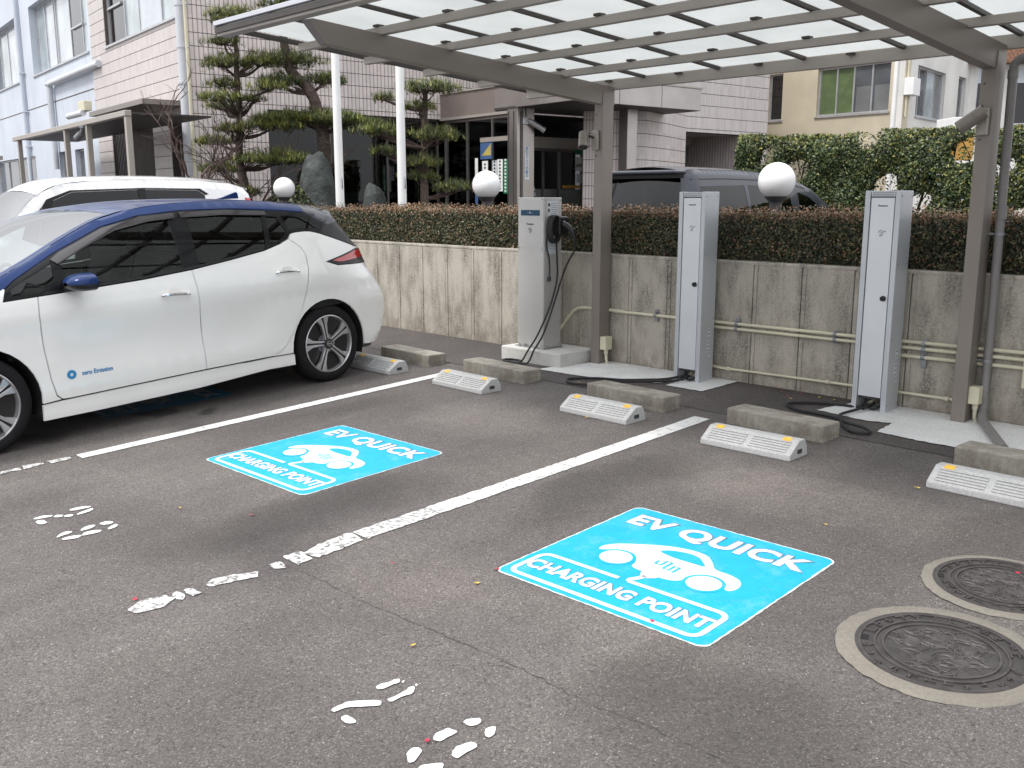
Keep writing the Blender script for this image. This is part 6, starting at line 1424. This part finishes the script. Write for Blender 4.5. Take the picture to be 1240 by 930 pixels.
# white wall and orange sign behind the tall hedge
t = tag(fix(obj('boundary_wall', MB().box(-9.8, -1.5, 21.9, 22.05, .24, 2.55), 'wall_white')), 'white rendered wall glimpsed through the tall hedge', 'wall')
t = thing('shop_sign', 'orange sign board behind the tall hedge beside the right post', 'sign', (-7.55, 19.3, .24), -.75)
m = MB(); m.box(-.45, .5, -.03, .03, 2.12, 2.58); obj('sign_board', m, 'orange_sign', t, .01); m = MB(); m.box(-.48, -.42, -.02, .02, 0, 1.95); m.box(.42, .48, -.02, .02, 0, 1.95); obj('sign_post', m, 'steel_grey', t)
m = MB(); m.box(-.62, .12, -.2, .2, 2.66, 2.92); obj('sign_roof', m, 'white_paint', t, .01)

# ---------------------------------------------------------------- pines, shrub, stones
PADS1 = [(-15.43, 8.45, 4.66, 0.49, 0.17), (-15.83, 8.44, 4.29, 0.29, 0.1), (-15.7, 8.35, 3.93, 0.38, 0.17), (-15.46, 8.9, 3.99, 0.35, 0.21), (-15.93, 8.44, 3.61, 0.29, 0.13), (-14.94, 8.74, 3.5, 0.29, 0.14), (-15.5, 8.09, 3.32, 0.34, 0.1), (-16.09, 8.55, 3.23, 0.3, 0.1), (-15.28, 8.64, 3.32, 0.17, 0.09), (-15.54, 8.34, 2.82, 0.29, 0.1), (-16.35, 8.49, 2.65, 0.39, 0.11), (-15.24, 8.96, 2.92, 0.51, 0.18), (-16.16, 8.47, 2.17, 0.4, 0.13), (-15.21, 8.99, 2.33, 0.66, 0.18), (-15.82, 8.57, 1.76, 0.38, 0.12)]
PADS2 = [(-14.81, 9.27, 4.89, 0.52, 0.12), (-15.31, 9.38, 4.04, 0.51, 0.21), (-15.07, 9.93, 3.72, 0.42, 0.15), (-15.34, 9.2, 3.67, 0.39, 0.15), (-15.11, 9.72, 3.05, 0.9, 0.18), (-14.65, 10.11, 2.98, 0.6, 0.13)]
PADS3 = [(-12.59, 10.29, 3.42, 0.44, 0.14), (-13.61, 10.14, 3.33, 0.17, 0.09), (-13.06, 10.49, 3.17, 0.28, 0.1), (-13.36, 9.81, 2.77, 0.36, 0.15), (-12.49, 10.36, 2.67, 0.36, 0.15), (-13.7, 10.19, 2.43, 0.23, 0.1), (-12.94, 10.46, 2.25, 0.31, 0.14), (-13.15, 10.57, 2.01, 0.31, 0.1), (-12.85, 11.08, 1.83, 0.35, 0.1)]
T1 = [(-15.61, 8.61, .24), (-15.63, 8.59, 1.72), (-15.68, 8.53, 2.36), (-15.66, 8.56, 2.92), (-15.66, 8.55, 3.61), (-15.65, 8.56, 4.16), (-15.64, 8.57, 4.63)]
T2 = [(-14.86, 9.67, .24), (-14.83, 9.70, 1.4), (-14.81, 9.72, 2.37), (-14.83, 9.7, 2.79), (-14.89, 9.64, 3.22), (-14.96, 9.56, 3.5), (-15.11, 9.41, 3.71), (-15.2, 9.32, 3.91), (-15.26, 9.26, 4.46), (-15.1, 9.3, 4.89)]
T3 = [(-12.95, 10.49, .24), (-12.95, 10.49, 1.65), (-12.99, 10.49, 2.2), (-12.93, 10.49, 2.88), (-12.94, 10.5, 3.21), (-12.92, 10.52, 3.48)]
def needles(name, pads, o3, parent, probs, dens=620, ln=.125):
    Vt = []
    for (x, y, z, a, b) in pads:
        n_t = int(dens*a*max(a, .25)*3.0)
        for _ in range(n_t):
            r_ = math.sqrt(random.random()); ph = random.uniform(0, 2*PI); wob = 1+.22*math.sin(3*ph+x*7)+.15*math.sin(5*ph+z*9)
            px = x+1.08*a*r_*math.cos(ph)*wob; py = y+1.08*a*r_*math.sin(ph)*wob; pz = z+1.25*b*(1-r_*r_)*random.uniform(.0, 1)-b*.45+random.gauss(0, .025)
            for q in range(9):
                th_ = random.uniform(0, 2*PI); el = random.uniform(-.1, 1.35); l_ = ln*random.uniform(.7, 1.25)
                dx, dy, dz = math.cos(th_)*math.cos(el)*l_, math.sin(th_)*math.cos(el)*l_, math.sin(el)*l_
                w_ = .0046; sx, sy = -math.sin(th_)*w_, math.cos(th_)*w_
                Vt.append((px+sx-o3.x, py+sy-o3.y, pz-o3.z)); Vt.append((px-sx-o3.x, py-sy-o3.y, pz-o3.z)); Vt.append((px+dx-o3.x, py+dy-o3.y, pz+dz-o3.z))
    N = len(Vt)//3; me = bpy.data.meshes.new(name); me.vertices.add(3*N); me.vertices.foreach_set('co', np.array(Vt).ravel()); me.loops.add(3*N); me.loops.foreach_set('vertex_index', np.arange(3*N, dtype=np.int32))
    me.polygons.add(N); me.polygons.foreach_set('loop_start', np.arange(0, 3*N, 3, dtype=np.int32)); me.polygons.foreach_set('loop_total', np.full(N, 3, dtype=np.int32))
    for q in ('pn_dark', 'pn_mid', 'pn_lite'): me.materials.append(M[q])
    tuft = np.repeat(rng.choice(3, N//9+1, p=probs), 9)[:N]; me.polygons.foreach_set('material_index', tuft.astype(np.int32)); me.update(calc_edges=True)
    o = bpy.data.objects.new(name, me); C.objects.link(o); o.parent = parent; return o
def pine(trunk, rads, pads, label, probs):
    t = thing('pine_tree', label, 'tree', trunk[0], 0, 'cloud pruned pine trees before the office'); o3 = Vector(t.location)
    pts = catmull(trunk, 5, False); n = len(pts); rr = [rads[0]+(rads[1]-rads[0])*(i/(n-1))**.8 for i in range(n)]
    pts = [(a+random.uniform(-.012, .012), b+random.uniform(-.012, .012), c_) for a, b, c_ in pts]
    m = MB(); m.tube(pts, 1, 12, rr); obj('trunk', L(m, o3), 'bark', t, smooth=True)
    m = MB()
    for (x, y, z, a, b) in pads:
        j = min(range(n), key=lambda i: abs(pts[i][2]-(z-.22))); p0 = Vector(pts[j]); p1 = Vector((x, y, z-b*.4))
        mid = (p0+p1)/2+Vector((random.uniform(-.08, .08), random.uniform(-.08, .08), -.06)); br = catmull([tuple(p0), tuple(mid), tuple(p1)], 4, False)
        m.tube(br, 1, 6, [.04-.026*i/(len(br)-1) for i in range(len(br))])
        for q in range(int(10+a*22)):
            f = random.random(); s0 = Vector(br[int(f*(len(br)-1))]) if f < .3 else p1
            ph = random.uniform(0, 6.28); e = Vector((x+a*.85*math.cos(ph)*random.random()**.4, y+a*.85*math.sin(ph)*random.random()**.4, z+random.uniform(-.2, .5)*b))
            mm_ = (s0+e)/2+Vector((random.uniform(-.05, .05), random.uniform(-.05, .05), -.03)); m.tube([tuple(s0), tuple(mm_), tuple(e)], 1, 4, [.013, .009, .005])
    obj('branch', L(m, o3), 'bark_thin', t)
    needles('needles', pads, o3, t, probs)
pine(T1, (.09, .035), PADS1, 'slender cloud pruned pine left of the standing stone, many small pads', [.30, .40, .30])
pine(T2, (.14, .065), PADS2, 'thick bent pine trunk directly behind the standing stone', [.40, .45, .15])
pine(T3, (.085, .04), PADS3, 'cloud pruned pine right of the two flagpoles', [.36, .44, .20])
def shrub():
    t = thing('bare_shrub', 'leafless shrub with tangled bare branches in front of the walkway shelter', 'shrub', (-15.0, 7.82, .24)); m = MB()
    def grow(p, d, l_, r_, dep):
        pts = [p]; 
        for k in range(4):
            d = (d+Vector((random.uniform(-.35, .35), random.uniform(-.35, .35), random.uniform(-.26, .28)))).normalized(); p = p+d*l_/4; pts.append(p)
        m.tube([tuple(q) for q in pts], 1, 5, [r_*(1-.12*k) for k in range(5)])
        if dep > 0:
            for k in range(random.choice((2, 3, 3))):
                dd = (d+Vector((random.uniform(-.9, .9), random.uniform(-.9, .9), random.uniform(-.35, .6)))).normalized(); grow(pts[random.choice((2, 3, 4))], dd, l_*.60, r_*.55, dep-1)
    for k in range(4): grow(Vector((random.uniform(-.1, .1), random.uniform(-.1, .1), 0)), Vector((random.uniform(-.35, .25), random.uniform(-.3, .3), 1)).normalized(), 1.85, .042, 4)
    obj('branches', m, 'bark_thin', t)
shrub()
def stone(name, loc, sx, sy, sz, seed, label):
    bm = bmesh.new(); bmesh.ops.create_icosphere(bm, subdivisions=4, radius=1); rr = random.Random(seed); ph = [rr.uniform(0, 6) for _ in range(9)]
    for v in bm.verts:
        c_ = v.co; k_ = 1+.07*math.sin(2*c_.x+ph[0])*math.sin(1.5*c_.z+ph[1])+.03*math.sin(5*c_.y+3*c_.z+ph[2])+.02*math.sin(9*c_.x+6*c_.z+ph[3])+.012*math.sin(15*c_.y-9*c_.z+ph[4])
        zz = abs(c_.z); k_ *= (1 if zz < .5 else 1+.22*math.sin((zz-.5)*2*PI)*.5)
        v.co = Vector((c_.x*sx*k_*(1-.25*max(0, c_.z)), c_.y*sy*k_, c_.z*sz*k_))
    me = bpy.data.meshes.new(name); bm.to_mesh(me); bm.free(); me.materials.append(M['rock']); me.polygons.foreach_set('use_smooth', [True]*len(me.polygons)); me.set_sharp_from_angle(angle=R(25))
    o = bpy.data.objects.new(name, me); C.objects.link(o); o.location = loc; tag(o, label, 'stone'); return o
stone('standing_stone', (-14.25, 9.15, .85), .42, .28, 1.48, 5, 'tall grey green standing stone behind the small globe lamp').rotation_euler[2] = .78
stone('garden_stone', (-13.6, 9.9, .75), .30, .25, 1.08, 8, 'smaller dark stone between the two flagpoles')
# low garden bush at the left of the standing stone
P = []; Nn = []
for _ in range(1500):
    a = random.uniform(0, 6.28); u = random.uniform(0, 1.2); r_ = .5; p = (r_*math.cos(a)*math.cos(u)*1.3, r_*math.sin(a)*math.cos(u), .9+.75*math.sin(u)); P.append(p); Nn.append((math.cos(a), math.sin(a), .8))
o = leaf_mesh('low_bush', P, Nn, .07, ['h2_dark', 'hl_mid', 'pn_mid'], [.5, .3, .2]); o.location = (-14.6, 8.95, .24); tag(o, 'low dark green bush beside the foot of the standing stone', 'bush')
for o in list(bpy.data.objects):
    if o.type == 'MESH' and o.parent is None and 'label' not in o and 'kind' not in o: print('UNTAGGED', o.name)

# ---------------------------------------------------------------- every loose piece of a part becomes a part of its own
def clusters(me):
    n = len(me.vertices); par = list(range(n))
    def fd_(i):
        while par[i] != i: par[i] = par[par[i]]; i = par[i]
        return i
    for p in me.polygons:
        v0 = fd_(p.vertices[0])
        for v in p.vertices[1:]:
            r_ = fd_(v)
            if r_ != v0: par[r_] = v0
    isl = {}
    for p in me.polygons: isl.setdefault(fd_(p.vertices[0]), []).append(p.index)
    if len(isl) < 2 or len(isl) > 900: return [] if len(isl) < 2 else None
    L_ = list(isl.values()); co = np.array([v.co[:] for v in me.vertices]); bb = []
    for f in L_:
        vi = list({v for i in f for v in me.polygons[i].vertices}); q = co[vi]; bb.append((q.min(0)-.002, q.max(0)+.002))
    k = len(L_); g_ = list(range(k))
    def fg(i):
        while g_[i] != i: i = g_[i]
        return i
    lo = np.array([b_[0] for b_ in bb]); hi = np.array([b_[1] for b_ in bb])
    for i in range(k):
        t_ = np.all((lo[i] <= hi) & (lo <= hi[i]), axis=1)
        for j in np.nonzero(t_)[0]:
            a_, b_ = fg(i), fg(int(j))
            if a_ != b_: g_[b_] = a_
    out = {}
    for i in range(k): out.setdefault(fg(i), []).extend(L_[i])
    return list(out.values())
SKIP = ('lettering', 'wall', 'tyre', 'rim', 'leaves', 'inner_leaves', 'needles', 'parking_line')
cache = {}
for o in list(bpy.data.objects):
    if o.type != 'MESH' or 'kind' in o or o.parent is None: continue
    nm = o.name.split('.')[0]
    if nm in ('leaves', 'inner_leaves', 'needles', 'branches'): o['kind'] = 'stuff'; continue
    if nm in SKIP or len(o.data.vertices) > 30000: continue
    key = o.data.name
    if key not in cache:
        cl_ = clusters(o.data); cache[key] = None
        if cl_ is None or (cl_ and len(cl_) > 45): cache[key] = 'stuff'
        elif len(cl_) > 1:
            ms = []
            for f in cl_:
                bm = bmesh.new(); bm.from_mesh(o.data); keep = set(f); bmesh.ops.delete(bm, geom=[x_ for x_ in bm.faces if x_.index not in keep], context='FACES')
                me = o.data.copy(); bm.to_mesh(me); bm.free(); me.name = nm; ms.append(me)
            cache[key] = ms
    r_ = cache[key]
    if r_ == 'stuff': o['kind'] = 'stuff'
    elif r_:
        for me in r_[1:]:
            c_ = o.copy(); c_.data = me; C.objects.link(c_)
        o.data = r_[0]
